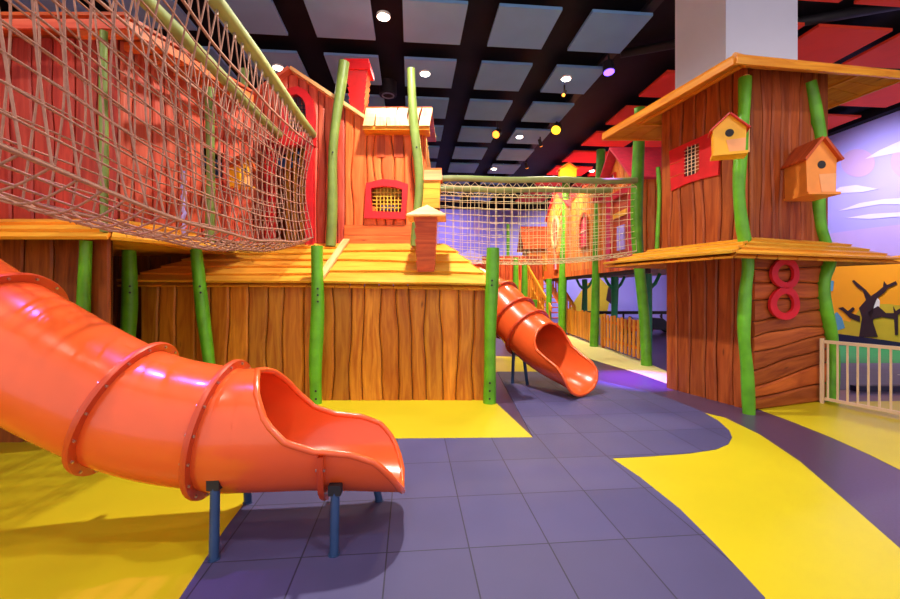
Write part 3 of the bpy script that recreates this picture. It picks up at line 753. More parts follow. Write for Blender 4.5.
# leaning red chimney
ch=thing('chimney','leaning red shingled chimney with flat cap on the playhouse roof','chimney',P(358,116,6.8))
mb=MB(); nt_=7; cy=6.95
for k in range(nt_):
    t0=k/nt_; t1=(k+1)/nt_
    zb=lerp(P(0,115,cy).z,P(0,74,cy).z,t0); zt=lerp(P(0,115,cy).z,P(0,74,cy).z,t1)
    def xr(t,fl): 
        l=lerp((353-CX)/F*cy,(349.5-CX)/F*cy,t)-.015*fl; r_=lerp((364.5-CX)/F*cy,(368-CX)/F*cy,t)+.015*fl; return l,r_
    l0,r0_=xr(t0,0); l1,r1_=xr(t1,1.6); w0=.12; w1=.15
    vs=[(l0,cy-w0,zb),(r0_,cy-w0,zb),(r0_,cy+w0,zb),(l0,cy+w0,zb),(l1,cy-w1,zt),(r1_,cy-w1,zt),(r1_,cy+w1,zt),(l1,cy+w1,zt)]
    mb.quadset([V3(v) for v in vs],[(3,2,1,0),(4,5,6,7),(0,1,5,4),(1,2,6,5),(2,3,7,6),(3,0,4,7)],tint=tnt(.85,1.1))
mb.build('chimney_shaft','red',ch)
mb=MB(); c0=P(345,75,cy); mb.box(V3((c0.x,cy-.2,c0.z)),X,YV,Z,.45,.4,.09); mb.box(V3((c0.x+.02,cy-.17,c0.z+.09)),X,YV,Z,.4,.34,.09); mb.build('chimney_cap','red',ch)
# tall posts by the wing
wobble_post(P(331,246,6.42),P(344.5,62,6.42),.075,.02,seed=31,mat='sage',label='tall pale green post leaning up beside the red chimney',mid=((.5,-.09,.3),),bolts=(.5,))
wobble_post(P(413,246,6.3),P(411,69,6.3),.066,.02,seed=33,mat='sage',label='tall pale green post with sawn top in front of the tan eave',mid=((.35,.12,.25),),bolts=(.55,))

def birdhouse(O,U,W,w,h,d,label,roofmat='rust_wood',bodymat='yellow_paint',front='salmon',hole=True,rt=.03,group=None):
    O,U,W=V3(O),V3(U).normalized(),V3(W).normalized()
    t=thing('birdhouse',label,'birdhouse',O,group)
    pent=[O-U*w/2,O+U*w/2,O+U*w*.54+Z*h*.64,O+Z*h,O-U*w*.54+Z*h*.64]
    mb=MB(); mb.prism([p for p in pent],W*d); b=mb.build('house_body',bodymat,t)
    mb=MB()
    for s in (-1,1):
        a=O+U*s*w*.62+Z*h*.58; ap=O+Z*(h+.0)
        dd=(ap-a); n=V3(dd).cross(W).normalized(); n=n if n.z>0 else -n
        mb.prism([a-W*.02,ap-W*.02,ap+W*(d+.05),a+W*(d+.05)],n*rt)
    mb.build('roof',roofmat,t)
    mb=MB(); mb.box(O-U*w*.56-Z*.03-W*.01,U,W,Z,w*1.12,d+.06,.03); mb.build('floor_board',bodymat,t)
    if hole:
        c=O+Z*h*.52+W*d
        mb=MB(); mb.tube([c-W*.01,c+W*.006],w*.14,18); mb.build('entrance_hole','black',t)
        mb=MB(); mb.prism([O+W*d-U*w*.0+Z*.0,O+W*d+U*w*.5,O+W*d+U*w*.52+Z*h*.36,O+W*d-U*w*.1+Z*h*.34][::1],W*.004); mb.build('front_patch',front,t)
    return t
# yellow birdhouse on the tall post, flat roofed
t=thing('birdhouse','yellow board birdhouse with sloping orange roof on the tall post','birdhouse',P(431,208,6.4))
mb=MB(); b0=P(422,209,6.4)
for k in range(3):
    mb.box(V3((b0.x+.004*k,6.3,b0.z+k*.145)),X,YV,Z,.27,.3,.14,tint=tnt(.9,1.1))
mb.box(V3((b0.x+.01,6.32,b0.z)),X,YV,Z,.25,.26,.44)
mb.build('house_body','roof_wood',t)
mb=MB(); a=P(420,180,6.28); mb.prism([a,a+V3((.33,0,0)),a+V3((.32,.14,.19)),a+V3((.01,.14,.19))],V3((0,.02,.02))); mb.prism([a+V3((.01,.14,.19)),a+V3((.32,.14,.19)),a+V3((.33,.34,.03)),a+V3((0,.34,.03))],V3((0,.0,.03))); mb.build('roof','orange_wood',t)
# small shingled chimney with pyramid cap on the low roof
t=thing('chimney','small rust-coloured shingled chimney with tan pyramid cap on the yellow roof','chimney',P(426,272,5.85))
yb=5.85; mb=MB()
for k in range(5):
    za=lerp(P(0,272,yb).z,P(0,219,yb).z,k/5); zb=lerp(P(0,272,yb).z,P(0,219,yb).z,(k+1)/5)
    wb=lerp(.118,.15,k/5); wt=wb+.014; cxx=(426-CX)/F*yb
    vs=[(cxx-wb+.012,yb-wb,za),(cxx+wb,yb-wb,za),(cxx+wb,yb+wb,za),(cxx-wb,yb+wb,za),(cxx-wt,yb-wt,zb),(cxx+wt,yb-wt,zb),(cxx+wt,yb+wt,zb),(cxx-wt,yb+wt,zb)]
    mb.quadset([V3(v) for v in vs],[(3,2,1,0),(4,5,6,7),(0,1,5,4),(1,2,6,5),(2,3,7,6),(3,0,4,7)],tint=tnt(.85,1.1))
mb.build('chimney_shaft','rust_wood',t)
mb=MB(); zt=P(0,219,yb).z; cxx=(427-CX)/F*yb; w=.265
vs=[(cxx-w,yb-w,zt),(cxx+w,yb-w,zt),(cxx+w,yb+w,zt),(cxx-w,yb+w,zt),(cxx-w,yb-w,zt+.02),(cxx+w,yb-w,zt+.02),(cxx+w,yb+w,zt+.02),(cxx-w,yb+w,zt+.02),(cxx,yb,zt+.2)]
mb.quadset([V3(v) for v in vs],[(3,2,1,0),(0,1,5,4),(1,2,6,5),(2,3,7,6),(3,0,4,7),(4,5,8),(5,6,8),(6,7,8),(7,4,8)]); mb.build('chimney_cap','tan_wood',t)
# yellow birdhouse seen through the net
birdhouse(V3((-2.78,5.45,2.85)),V3((.3,1,0)),V3((1,-.3,0)),.2,.36,.16,'small yellow birdhouse on the red playhouse wall behind the rope net','rust_wood')
# ================================================================ ROPE BRIDGES
def rope_bridge(label, fn, nL, uS, floorN, rails, rope, railmat, r, rr, knots, lacing, loc, rn=5, sleeves=False):
    """fn(t, s): t along the bridge, s across 0..1 from the near rail down, under and up to the far rail"""
    t=thing('rope_bridge',label,'rope bridge',loc)
    for a,b in rails:
        mb=MB(); mb.tube([lerp(V3(a),V3(b),k/12)+V3((0,0,.012*math.sin(k*1.1))) for k in range(13)],rr,12); o=mb.build('handrail',railmat,t); smooth_angle(o,60)
    def sheet(name,s0,s1,ns):
        mb=MB()
        for i in range(nL+1):
            tt=i/nL
            mb.tube([fn(tt,lerp(s0,s1,k/(ns*2))) for k in range(ns*2+1)],r,rn,caps=False)
        for k in range(ns+1):
            s=lerp(s0,s1,k/ns)
            if k==0 and name!='net_floor' or True:
                mb.tube([fn(i/nL+0,s)+V3((0,0,.004)) for i in range(nL+1)],r,rn,caps=False)
            if k in (0,ns) and name!='net_floor':
                mb.tube([fn(i/nL+0,s)+V3((0,0,-.006)) for i in range(nL+1)],r*1.7,rn+1,caps=False)
            if knots:
                for i in range(nL+1):
                    c=fn(i/nL,s); q=r*1.9
                    mb.quadset([c+V3(v)*q for v in ((1,0,0),(0,1,0),(-1,0,0),(0,-1,0),(0,0,1),(0,0,-1))],[(0,1,4),(1,2,4),(2,3,4),(3,0,4),(1,0,5),(2,1,5),(3,2,5),(0,3,5)])
        if lacing and name!='net_floor':
            end=s0 if name=='near_net' else s1
            ra,rb=rails[0 if name=='near_net' else 1]
            for i in range(0,nL):
                tt=(i+.5)/nL; c=lerp(V3(ra),V3(rb),tt)
                for q in (i,i+1): mb.tube([c-V3((0,0,rr)),fn(q/nL,end)],r,rn,caps=False)
        o=mb.build(name,rope,t,smooth=True); return o
    sheet('near_net',0.0,uS,lacing or 11); sheet('net_floor',uS,1-uS,floorN); sheet('far_net',1-uS,1.0,lacing or 11)
    if sleeves:
        ra,rb=rails[0]
        for i in range(0,nL,1):
            c=lerp(V3(ra),V3(rb),(i+.5)/nL)
            mb=MB(); mb.tube([c+V3((0,0,-rr-.045)),c+V3((0,0,-rr+.012))],.014,8); mb.build('rope_clamp','bolt',t)
    return t
# near bridge: from beside the viewer to the red door
NA,NB=V3((-1.80,1.3,3.9)),V3((-2.13,6.5,3.9)); FA,FB=V3((-2.42,1.3,3.9)),V3((-2.65,6.5,3.9))
def near_fn(t,s):
    a=lerp(NA,NB,t); b=lerp(FA,FB,t)
    sag=4*t*(1-t); bot=2.02+.17*t-.22*sag*1.0
    topz=3.9-.15-.22*sag
    half=(b.x-a.x)/2; 
    S=.38
    if s<S:
        q=s/S; z=lerp(topz,bot+.12,q); bulge=-.10*math.sin(math.pi*q)*1.0
        x=a.x+bulge-.05*(1-q)*0
    elif s>1-S:
        q=(1-s)/S; z=lerp(topz,bot+.12,q); x=b.x+.08*math.sin(math.pi*q)
    else:
        q=(s-S)/(1-2*S); x=lerp(a.x,b.x,q); z=bot+.12-.12*math.sin(math.pi*q)
    w=.012*math.sin(9*t*3+s*17)
    return V3((x+w,a.y,z+.01*math.sin(23*t+11*s)))
rope_bridge('big tan rope net bridge with olive rails hanging in front of the red playhouse',near_fn,32,.38,7,[(NA,NB),(FA,FB)],'rope','rail_green',.007,.066,True,11,(-2.1,6.4,2.0),5,True)
# far bridge: from the gabled playhouse to the tower side
A1,B1=V3((-.25,8.0,3.62)),V3((3.62,8.15,3.62)); A2_,B2_=V3((-.25,8.85,3.62)),V3((3.45,8.95,3.62))
def far_fn(t,s):
    a=lerp(A1,B1,t); b=lerp(A2_,B2_,t); sag=4*t*(1-t); bot=2.12-.14*sag+.06*t; topz=3.5-.04*sag
    S=.38
    if s<S: q=s/S; return V3((a.x,a.y-.0+.05*math.sin(math.pi*q),lerp(topz,bot+.08,q)+.008*math.sin(t*40)))
    if s>1-S: q=(1-s)/S; return V3((b.x,b.y-.05*math.sin(math.pi*q),lerp(topz,bot+.08,q)))
    q=(s-S)/(1-2*S); return V3((lerp(a.x,b.x,q),lerp(a.y,b.y,q),bot+.08-.08*math.sin(math.pi*q)))
rope_bridge('pale rope net bridge with green rails crossing to the lookout tower',far_fn,24,.38,5,[(A1,B1),(A2_,B2_)],'rope_pale','rail_green',.0052,.06,False,10,(1.7,8.4,2.0),4)

# ================================================================ TUBE SLIDES
def catmull(pts,n):
    out=[]; m=len(pts)
    for i in range(m-1):
        p0=pts[max(i-1,0)]; p1=pts[i]; p2=pts[i+1]; p3=pts[min(i+2,m-1)]
        for k in range(n):
            t=k/n; out.append(.5*((2*p1)+(-p0+p2)*t+(2*p0-5*p1+4*p2-p3)*t*t+(-p0+3*p1-3*p2+p3)*t**3))
    out.append(pts[-1]); return out
def slide_frames(path):
    fr=[]; m=len(path)
    for i in range(m):
        d=(path[min(i+1,m-1)]-path[max(i-1,0)]).normalized()
        side=d.cross(Z).normalized(); up=side.cross(d).normalized(); fr.append((path[i],d,side,up))
    return fr
def tube_slide(label,ctrl,Rr,flanges,exit_i,phis,legs,loc,nsub=12,lip=0,slope=0):
    """ctrl: centre line points; exit_i: control index where the open trough begins; phis: half opening of the trough at fractions"""
    t=thing('tube_slide',label,'slide',loc)
    path=catmull([V3(p) for p in ctrl],nsub); fr=slide_frames(path); n=40; th=.022
    def ringpt(f,a,r): # a measured from the bottom
        c,d,s,u=f; return c-u*math.cos(a)*r+s*math.sin(a)*r
    ex=exit_i*nsub; cuts=sorted([0]+[int(round(f*nsub)) for f in flanges if f*nsub<ex]+[ex])
    for a,b in zip(cuts[:-1],cuts[1:]):
        if b<=a: continue
        vs=[]; fs=[]
        for i in range(a,b+1):
            for rr_ in (Rr,Rr-th):
                for k in range(n): vs.append(ringpt(fr[i],2*math.pi*k/n,rr_))
        N=2*n
        for i in range(b-a):
            for k in range(n):
                k2=(k+1)%n
                fs.append((i*N+k,i*N+k2,(i+1)*N+k2,(i+1)*N+k)); fs.append((i*N+n+k,(i+1)*N+n+k,(i+1)*N+n+k2,i*N+n+k2))
        mb=MB(); mb.quadset(vs,fs); mb.build('tube_section','slide',t,smooth=True)
    # open exit trough
    m=len(path)-1-ex; vs=[]; fs=[]; na=28; rimL=[]; rimR=[]
    def phi(q):
        for (q0,p0),(q1,p1) in zip(phis[:-1],phis[1:]):
            if q<=q1:
                w=(q-q0)/(q1-q0); w=w*w*(3-2*w) if False else w
                return math.radians(lerp(p0,p1,w))
        return math.radians(phis[-1][1])
    for i in range(m+1):
        q=i/m; ph=phi(q); f=fr[ex+i]
        RR=Rr*(1+lip*max(0,(q-.6)/.4)**2)
        for r_ in (RR,RR-th):
            for k in range(na+1): vs.append(ringpt(f,lerp(-ph,ph,k/na),r_))
        rimL.append(ringpt(f,-ph,RR-th*.5)); rimR.append(ringpt(f,ph,RR-th*.5))
    N=2*(na+1)
    for i in range(m):
        for k in range(na):
            fs.append((i*N+k,i*N+k+1,(i+1)*N+k+1,(i+1)*N+k)); a=na+1
            fs.append((i*N+a+k,(i+1)*N+a+k,(i+1)*N+a+k+1,i*N+a+k+1))
    mb=MB(); mb.quadset(vs,fs)
    ex_o=mb.build('exit_trough','slide',t,smooth=True)
    lastring=[ringpt(fr[-1],lerp(-phi(1),phi(1),k/12),Rr*(1+lip)-th*.5) for k in range(13)]
    first=[]
    rim=rimL[::-1]+rimR[1:] if abs(phis[0][1]-180)<1 else rimL[::-1]+rimR
    loop=rim+lastring[::-1][1:-1]
    mb=MB(); mb.tube(loop,.02,10,closed=True); mb.build('rolled_rim','slide',ex_o,smooth=True)
    for f in flanges:
        i=int(round(f*nsub)); i=min(i,len(fr)-1); F_=fr[i]
        q=(i-ex)/m if i>ex else None
        ph=phi(q) if q is not None else math.pi
        full=ph>3.1
        nn=44; vs=[]; fs=[]
        c,d,s,u=F_
        cnt=nn if full else nn+1
        for k in range(cnt):
            a=(2*math.pi*k/nn) if full else lerp(-ph,ph,k/nn)
            for dd,r_ in ((-.016,Rr-.004),(-.016,Rr+.05),(-.002,Rr+.053),(.002,Rr+.053),(.016,Rr+.05),(.016,Rr-.004)):
                vs.append(ringpt(F_,a,r_)+d*dd)
        for k in range(nn):
            k2=(k+1)%cnt
            for j in range(5): fs.append((k*6+j,k*6+j+1,k2*6+j+1,k2*6+j))
        mb=MB(); mb.quadset(vs,fs); fo=mb.build('joint_flange','flange',t); smooth_angle(fo,40)
        nb=16 if full else 6
        for k in range(nb):
            a=(2*math.pi*(k+.5)/nb) if full else lerp(-ph*.85,ph*.85,k/(nb-1))
            p=ringpt(F_,a,Rr+.028)
            mb=MB(); mb.tube([p-d*.026,p+d*.026],.0085,6); mb.build('bolt','bolt',fo)
    for (foot,top,br) in legs:
        mb=MB(); mb.tube([V3(foot),V3(top)],.026,12); mb.tube([V3(foot),V3(foot)+V3((0,0,.012))],.034,12); lg=mb.build('support_leg','blue_metal',t,smooth=False); smooth_angle(lg,50)
        mb=MB(); mb.box(V3(top)+V3((-.035,-.03,-.045)),X,YV,Z,.07,.06,.06); mb.build('leg_bracket','black',lg)
    return t
ctrlA=[(-6.2,4.3,2.7),(-4.9,3.1,2.1),(-3.72,2.8,1.66),(-2.82,2.60,1.225),(-2.01,2.63,.775),(-1.45,2.67,.632),(-1.24,2.68,.62),(-.80,2.72,.615),(-.29,2.78,.575)]
phA=[(0,180),(.05,168),(.12,140),(.22,112),(.34,94),(.5,86),(.68,84),(.80,77),(.9,60),(.96,42),(1,26)]
legsA=[((-.655,2.37,0),(-.66,2.42,.37),0),((-.50,2.98,0),(-.56,2.98,.245),0),((-1.31,2.33,0),(-1.33,2.38,.42),0),((-1.42,2.95,0),(-1.42,2.93,.27),0)]
tube_slide('big orange tube slide curving down past the yellow floor to an open exit',ctrlA,.375,[2,3,4,5,7.05],6,phA,legsA,(-1.0,2.66,0),12)
# small slide: comes out behind the platform and ends on the rubber tiles
eB=V3((1.83,6.55,.33))
ctrlB=[(-.9,8.3,2.2),(-.3,8.05,1.9),(.38,7.65,1.58),(.84,7.2,1.27),(1.05,6.95,1.03),(1.24,6.70,.82),(1.42,6.46,.66),(1.64,6.12,.54),(1.88,5.78,.46)]
phB=[(0,180),(.03,162),(.08,138),(.17,114),(.3,99),(.55,90),(.75,82),(.87,70),(.94,54),(.98,46),(1,36)]
legsB=[((1.0,6.72,0),(1.02,6.72,.62),0),((1.22,6.62,0),(1.16,6.6,.45),0)]
tube_slide('smaller orange tube slide ending on the rubber tiles beyond the platform',ctrlB,.385,[1,2,3,4,5],6,phB,legsB,(1.5,6.8,0),12,lip=.14)

# ================================================================ LOOKOUT TOWER
P2=V3((3.775,5.25,0)); a19=math.radians(19)
RD=V3((math.cos(a19),math.sin(a19),0)); LD=V3((-math.sin(a19),math.cos(a19),0))
TW,TL=1.40,1.30
tw=thing('lookout_tower','tall red-brown board lookout tower with two roofs standing around the pillar','lookout tower',P2)
H1,H2=2.0,4.12
mb=MB(); plank_wall(mb,P2+LD*TL,-LD,Z,-RD,TL,H1,n=6,amp=.012,th=.035,lo=.8,hi=1.08); mb.build('lower_boards','tower_wood',tw)
# lower front: horizontal boards
mb=MB(); plank_wall(mb,P2,Z,RD,-LD,H1,TW,n=10,fan=.17,amp=.022,th=.035,lo=.75,hi=1.15); mb.build('lower_boards','tower_wood',tw)
mb=MB(); plank_wall(mb,P2+RD*TW,LD,Z,RD,TL,H1,n=6,th=.035); mb.build('lower_boards','tower_wood',tw)
mb=MB(); plank_wall(mb,P2+LD*TL,RD,Z,LD,TW,H1,n=6,th=.035); mb.build('lower_boards','tower_wood',tw)
sh=V3((-.06,-.03,0))
def up(u): return 0
q0=P2+sh+V3((0,0,2.0))
mb=MB(); plank_wall(mb,q0+LD*(TL+.04),-LD,Z,-RD,TL+.04,lambda u:lerp(2.25,2.33,u/1.34),n=7,amp=.02,th=.035,lo=.75,hi=1.05); mb.build('upper_boards','tower_wood',tw)
mb=MB(); plank_wall(mb,q0,RD,Z,-LD,TW+.06,lambda u:lerp(2.33,2.5,u/1.4),n=8,amp=.022,th=.035,lo=.72,hi=1.0); mb.build('upper_boards','tower_wood',tw)
mb=MB(); plank_wall(mb,q0+RD*(TW+.06),LD,Z,RD,TL,2.1,n=6,th=.035); mb.build('upper_boards','tower_wood',tw)
mb=MB(); plank_wall(mb,q0+LD*(TL+.04),RD,Z,LD,TW,2.0,n=6,th=.035); mb.build('upper_boards','tower_wood',tw)
mb=MB(); c=q0-RD*.10-LD*.04; mb.box(c+V3((0,0,1.2)),RD,LD,Z,.06,.04,.95,along=2); mb.build('corner_strip','tan_wood',tw)
def skirt(a,b,c_,h_e,h_t,inset,nb,matn,name,th=.03,hr=None,under='amber_wood'):
    """four-sided roof around the tower; a: overhang sideways (left), b: front, c_: right"""
    E=[P2-RD*a-LD*b, P2+RD*(TW+c_)-LD*b, P2+RD*(TW+c_)+LD*(TL+b), P2-RD*a+LD*(TL+b)]
    I=[P2-RD*.02-LD*.02+RD*inset+LD*inset,P2+RD*(TW-inset)+LD*(inset),P2+RD*(TW-inset)+LD*(TL-inset),P2+RD*inset+LD*(TL-inset)]
    hs=h_e if hasattr(h_e,'__len__') else [h_e]*4; ht=h_t if hasattr(h_t,'__len__') else [h_t]*4
    E=[e+Z*h for e,h in zip(E,hs)]; I=[i+Z*h for i,h in zip(I,ht)]
    for k in range(4):
        j=(k+1)%4
        mb=MB(); roof_plane(mb,E[k],E[j],I[j],I[k],n=nb,th=th,jag=.006); mb.build(name,matn,tw)
        mb=MB(); under_boards(mb,E[k]-Z*.02,E[j]-Z*.02,I[j]-Z*.03,I[k]-Z*.03,9); mb.build('roof_underside',under,tw)
    return E,I
E,I=skirt(.85,.40,.85,1.87,[2.12,2.12,2.12,2.12],-.05,4,'roof_wood','skirt_roof')
E,I=skirt(.85,.42,.85,[4.0,4.34,4.25,3.9],[4.42,4.6,4.6,4.36],.18,5,'amber_wood','top_roof')
for k in range(4):
    j=(k+1)%4; d=(E[j]-E[k]); n=V3((d.y,-d.x,0)).normalized()
    mb=MB(); mb.box(E[k]-Z*.045,d.normalized(),Z,n,d.length,.075,.03,along=0); mb.build('fascia_board','amber_wood',tw)
    # inner joist ring
    E2=[lerp(E[q],I[q],.45)-Z*.06 for q in range(4)]; d=E2[j]-E2[k]; mb=MB(); mb.box(E2[k],d.normalized(),Z,V3((d.y,-d.x,0)).normalized(),d.length,.07,.05,along=0); mb.build('roof_joist','amber_wood',tw)
mb=MB(); mb.tube([E[0]+Z*.06,lerp(E[0],I[0],.99)+Z*.08],.03,8); mb.build('ridge_strip','tan_wood',tw)
# brackets under the roof
for q in (E[1],E[3]):
    pass
# red shutter with barred window on the tower side
sO=q0-RD*.045
def sp(d,z): return P2+LD*d-RD*.105+Z*z
def onleft(px,py,off):
    """point of the tower's side face seen at a pixel"""
    x=(px-CX)/F; o=P2-RD*off
    # o + LD*d : X/Y = x
    d=(x*o.y-o.x)/(LD.x-x*LD.y); p=o+LD*d; return V3((p.x,p.y,EYE+(HY-py)/F*p.y))
def onfront(px,py,off):
    x=(px-CX)/F; o=P2-LD*off; d=(x*o.y-o.x)/(RD.x-x*RD.y); p=o+RD*d; return V3((p.x,p.y,EYE+(HY-py)/F*p.y))
outp=[(669,151),(690,141),(716,128),(719,150),(718,175),(700,180),(671,191)]
innp=[(684,147),(699,142),(699,142),(699,158),(699,172),(685,177),(684,170)]
outp=[(669,151),(684,144),(700,137),(717,129),(719,150),(718,175),(700,179),(685,184),(671,191)]
innp=[(684,150),(687,147),(696,144),(699,143),(699,155),(699,171),(696,173),(688,176),(684,177)]
mb=MB(); ring_prism(mb,[onleft(x,y,.13) for x,y in outp],[onleft(x,y,.13) for x,y in innp],RD*.05); shf=mb.build('window_shutter','red',tw)
mb=MB(); mb.prism([onleft(x,y,.10) for x,y in ((684,148),(699,142),(699,172),(684,178))],RD*.01); mb.build('window_opening','black',shf)
mb=MB()
for k in range(1,4): x=lerp(684,699,k/4); mb.tube([onleft(x,147-k,.125),onleft(x,177-k,.125)],.006,5)
for k in range(1,8): y=lerp(148,177,k/8); mb.tube([onleft(684,y,.125),onleft(699,y-5,.125)],.005,5)
mb.build('window_grille','cream',shf)
mb=MB()
for k,(ya,yb_) in enumerate(((165,154),(178,167))): mb.tube([onleft(670,ya,.133),onleft(683,ya-5,.133)],.006,5)
mb.build('board_groove','rust_wood',shf)
# number 8 sign
sg=thing('number_sign','red number 8 of two rings on the tower wall beside the white railing','number sign',onfront(783,318,.06))
def ringsign(cx,cy,ro,ri):
    mb=MB(); c=onfront(cx,cy,.055); n=36
    sc_=c.y/F
    ou=[];inr=[]
    for k in range(n):
        a=2*math.pi*k/n; w=1+.03*math.sin(3*a+cx)
        ou.append(c+RD*math.cos(a)*ro*sc_*w*1.3+Z*math.sin(a)*ro*sc_*w); inr.append(c+RD*math.cos(a)*1.3*ri*sc_*w+Z*math.sin(a)*ri*sc_*w)
    ring_prism(mb,ou,inr,-LD*.035); o=mb.build('number_ring','red',sg)
ringsign(783.5,273.5,15.5,9); ringsign(783,303.5,16.5,9.6)
# tower posts
def polypost(pts,r,label,seed=0,mat='green',bolts=()):
    th=thing('timber_post',label,'post',pts[0]); path=catmull([V3(p) for p in pts],6)
    mb=MB(); mb.tube(path,[r*(1+.07*math.sin(i*.5+seed)) for i in range(len(path))],14); o=mb.build('post_shaft',mat,th); smooth_angle(o,50)
    return th
def fp(px,py,off): return onfront(px,py,off)
b_=fp(749,410,.1); b_.z=0
polypost([b_,fp(747,370,.1),fp(744,335,.1),fp(745,295,.1),fp(748,262,.1),fp(742,225,.1),fp(739,190,.1),fp(741,150,.1),fp(744,110,.1),fp(745,78,.1)],.067,'wavy green post at the front corner of the lookout tower')
b_=fp(831,404,.06); b_.z=0
polypost([b_,fp(833,360,.06),fp(831,335,.06),fp(825,305,.06),fp(824,280,.06),fp(829,258,.06),fp(820,225,.06),fp(818,190,.06),fp(821,150,.06),fp(815,110,.06),fp(810,82,.06)],.075,'wavy green post at the tower corner beside the white railing')
polypost([V3((3.20,6.5,2.0)),V3((3.22,6.5,2.5)),V3((3.24,6.5,3.0)),V3((3.22,6.5,3.4))],.03,'thin green post on the shaded corner of the lookout tower')
# birdhouses on the tower
birdhouse(onfront(727,157,.26)+V3((0,.0,0)),V3((.8,-.25,0)),V3((-.45,-.95,0)),.30,.42,.16,'small yellow birdhouse on the tower corner beside the red shutter','red',rt=.012)
bb=onfront(798,199,.10); birdhouse(bb,V3((1,.0,0)),V3((-.05,-1,0)),.34,.64,.36,'large orange birdhouse with rust roof high on the tower by the railing side','rust_wood','orange_paint')

# ================================================================ WHITE RAILING
rl=thing('metal_railing','cream metal railing beside the lookout tower','railing',(5.0,5.55,0))
ra,rb=V3((4.92,5.52,0)),V3((5.75,3.75,0)); d=(rb-ra); L=d.length; dn=d.normalized(); nn_=V3((-dn.y,dn.x,0))
mb=MB(); mb.box(ra+Z*.80,dn,nn_,Z,L,.04,.04); mb.build('top_rail','cream',rl)
mb=MB(); mb.box(ra+Z*.05,dn,nn_,Z,L,.04,.035); mb.build('bottom_rail','cream',rl)
npk=int(L/.1)
for k in range(npk+1):
    p=ra+dn*(k*.1+.02)+nn_*.012
    mb=MB(); mb.box(p+Z*.07,dn,nn_,Z,.018,.018,.74); mb.build('baluster','cream',rl)
for q in (ra-dn*.05,rb):
    mb=MB(); mb.box(q,dn,nn_,Z,.035,.035,.86); mb.build('railing_post','cream',rl)

# ================================================================ FAR DECK, PICKET FENCE AND HOUSES
XP=3.92; DK=2.0
def dx(Y): return XP+(.0)*(Y-9)
deck=thing('far_platform','long raised wooden deck on green posts beyond the small slide','play platform',(XP,12,0))
mb=MB(); plank_wall(mb,(XP,8.45,DK-.06),YV,Z,-X,9.0,.34,n=52,amp=.0,th=.03,lo=.8,hi=1.1,back=False); mb.build('deck_fascia','orange_wood',deck)
mb=MB(); mb.box((XP,8.45,DK),YV,X,Z,9.0,3.2,.1); mb.build('deck','amber_wood',deck)
mb=MB(); mb.box((XP+.02,8.45,DK-.16),YV,X,Z,9.0,.1,.1); mb.build('deck_beam','dark_timber',deck)
mb=MB(); mb.box((XP-3.2,17.4,DK-.05),X,YV,Z,3.3,1.6,.1); mb.build('deck','amber_wood',deck)
mb=MB(); plank_wall(mb,(XP-2.6,17.38,DK-.3),X,Z,-YV,2.5,1.2,n=16,amp=.0,th=.03); mb.build('deck_fascia','rust_wood',deck)
far_posts=[(598,345,150,11.2,.11,'far green post rising past the picket fence end'),(567,336,165,14.2,.13,'slim far green post beside the stair foot'),
           ]
wobble_post(V3((XP-.1,11.15,0)),P(601,150,11.15),.105,.03,seed=41,label='tall green post where the two picket fences meet')
wobble_post(V3((XP-.1,14.3,0)),V3((3.95,14.3,5.75)),.13,.03,seed=42,label='tall green post at the stair end of the picket fence')
wobble_post(V3((XP+.0,8.35,0)),P(640,108,8.2),.105,.05,seed=45,label='thick green post between the far bridge and the lookout tower',mid=((.45,-.12,.3),))
for k,(x,y,m,lab) in enumerate([(4.9,12.5,'teal','teal post under the far deck, second from the tower'),(4.85,10.3,'teal','teal post under the far deck behind the slatted fence'),(5.35,9.0,'greypost','grey post under the far deck close to the tower'),(5.0,15.6,'teal','teal post under the deepest part of the far deck')]):
    t=wobble_post(V3((x,y,0)),V3((x,y,1.9)),.1,.01,seed=50+k,name='deck_post',mat=m,label=lab)
    mb=MB()
    for s in (-1,1): mb.tube([V3((x,y,1.5)),V3((x+s*.18,y,1.66)),V3((x+s*.3,y,1.9))],[.05,.045,.04],8)
    mb.build('branch_bracket',m,t,smooth=True)
# two picket fences
def fence(Y0,Y1,n,lab,gapf=.74):
    t=thing('picket_fence',lab,'fence',(XP,(Y0+Y1)/2,0))
    w=(Y1-Y0)/n
    for k in range(n):
        h=.8+rnd(-.03,.03); mb=MB(); mb.box((XP-.02,Y0+k*w+w*.13,.08),YV,X,Z,w*gapf,.025,h,tint=tnt(.85,1.12),along=2); mb.build('picket','wall_wood',t)
    for z in (.25,.68):
        mb=MB(); mb.box((XP+.006,Y0,z),YV,X,Z,Y1-Y0,.03,.06,along=0); mb.build('fence_rail','rust_wood',t)
    for yy in (Y0,Y1-.06):
        mb=MB(); mb.box((XP+.03,yy,0),YV,X,Z,.06,.06,.8,along=2); mb.build('fence_post','rust_wood',t)
fence(8.65,10.95,11,'orange picket fence with open gaps next to the lookout tower',.5)
fence(11.35,14.1,17,'orange picket fence with tight boards next to the stairs')
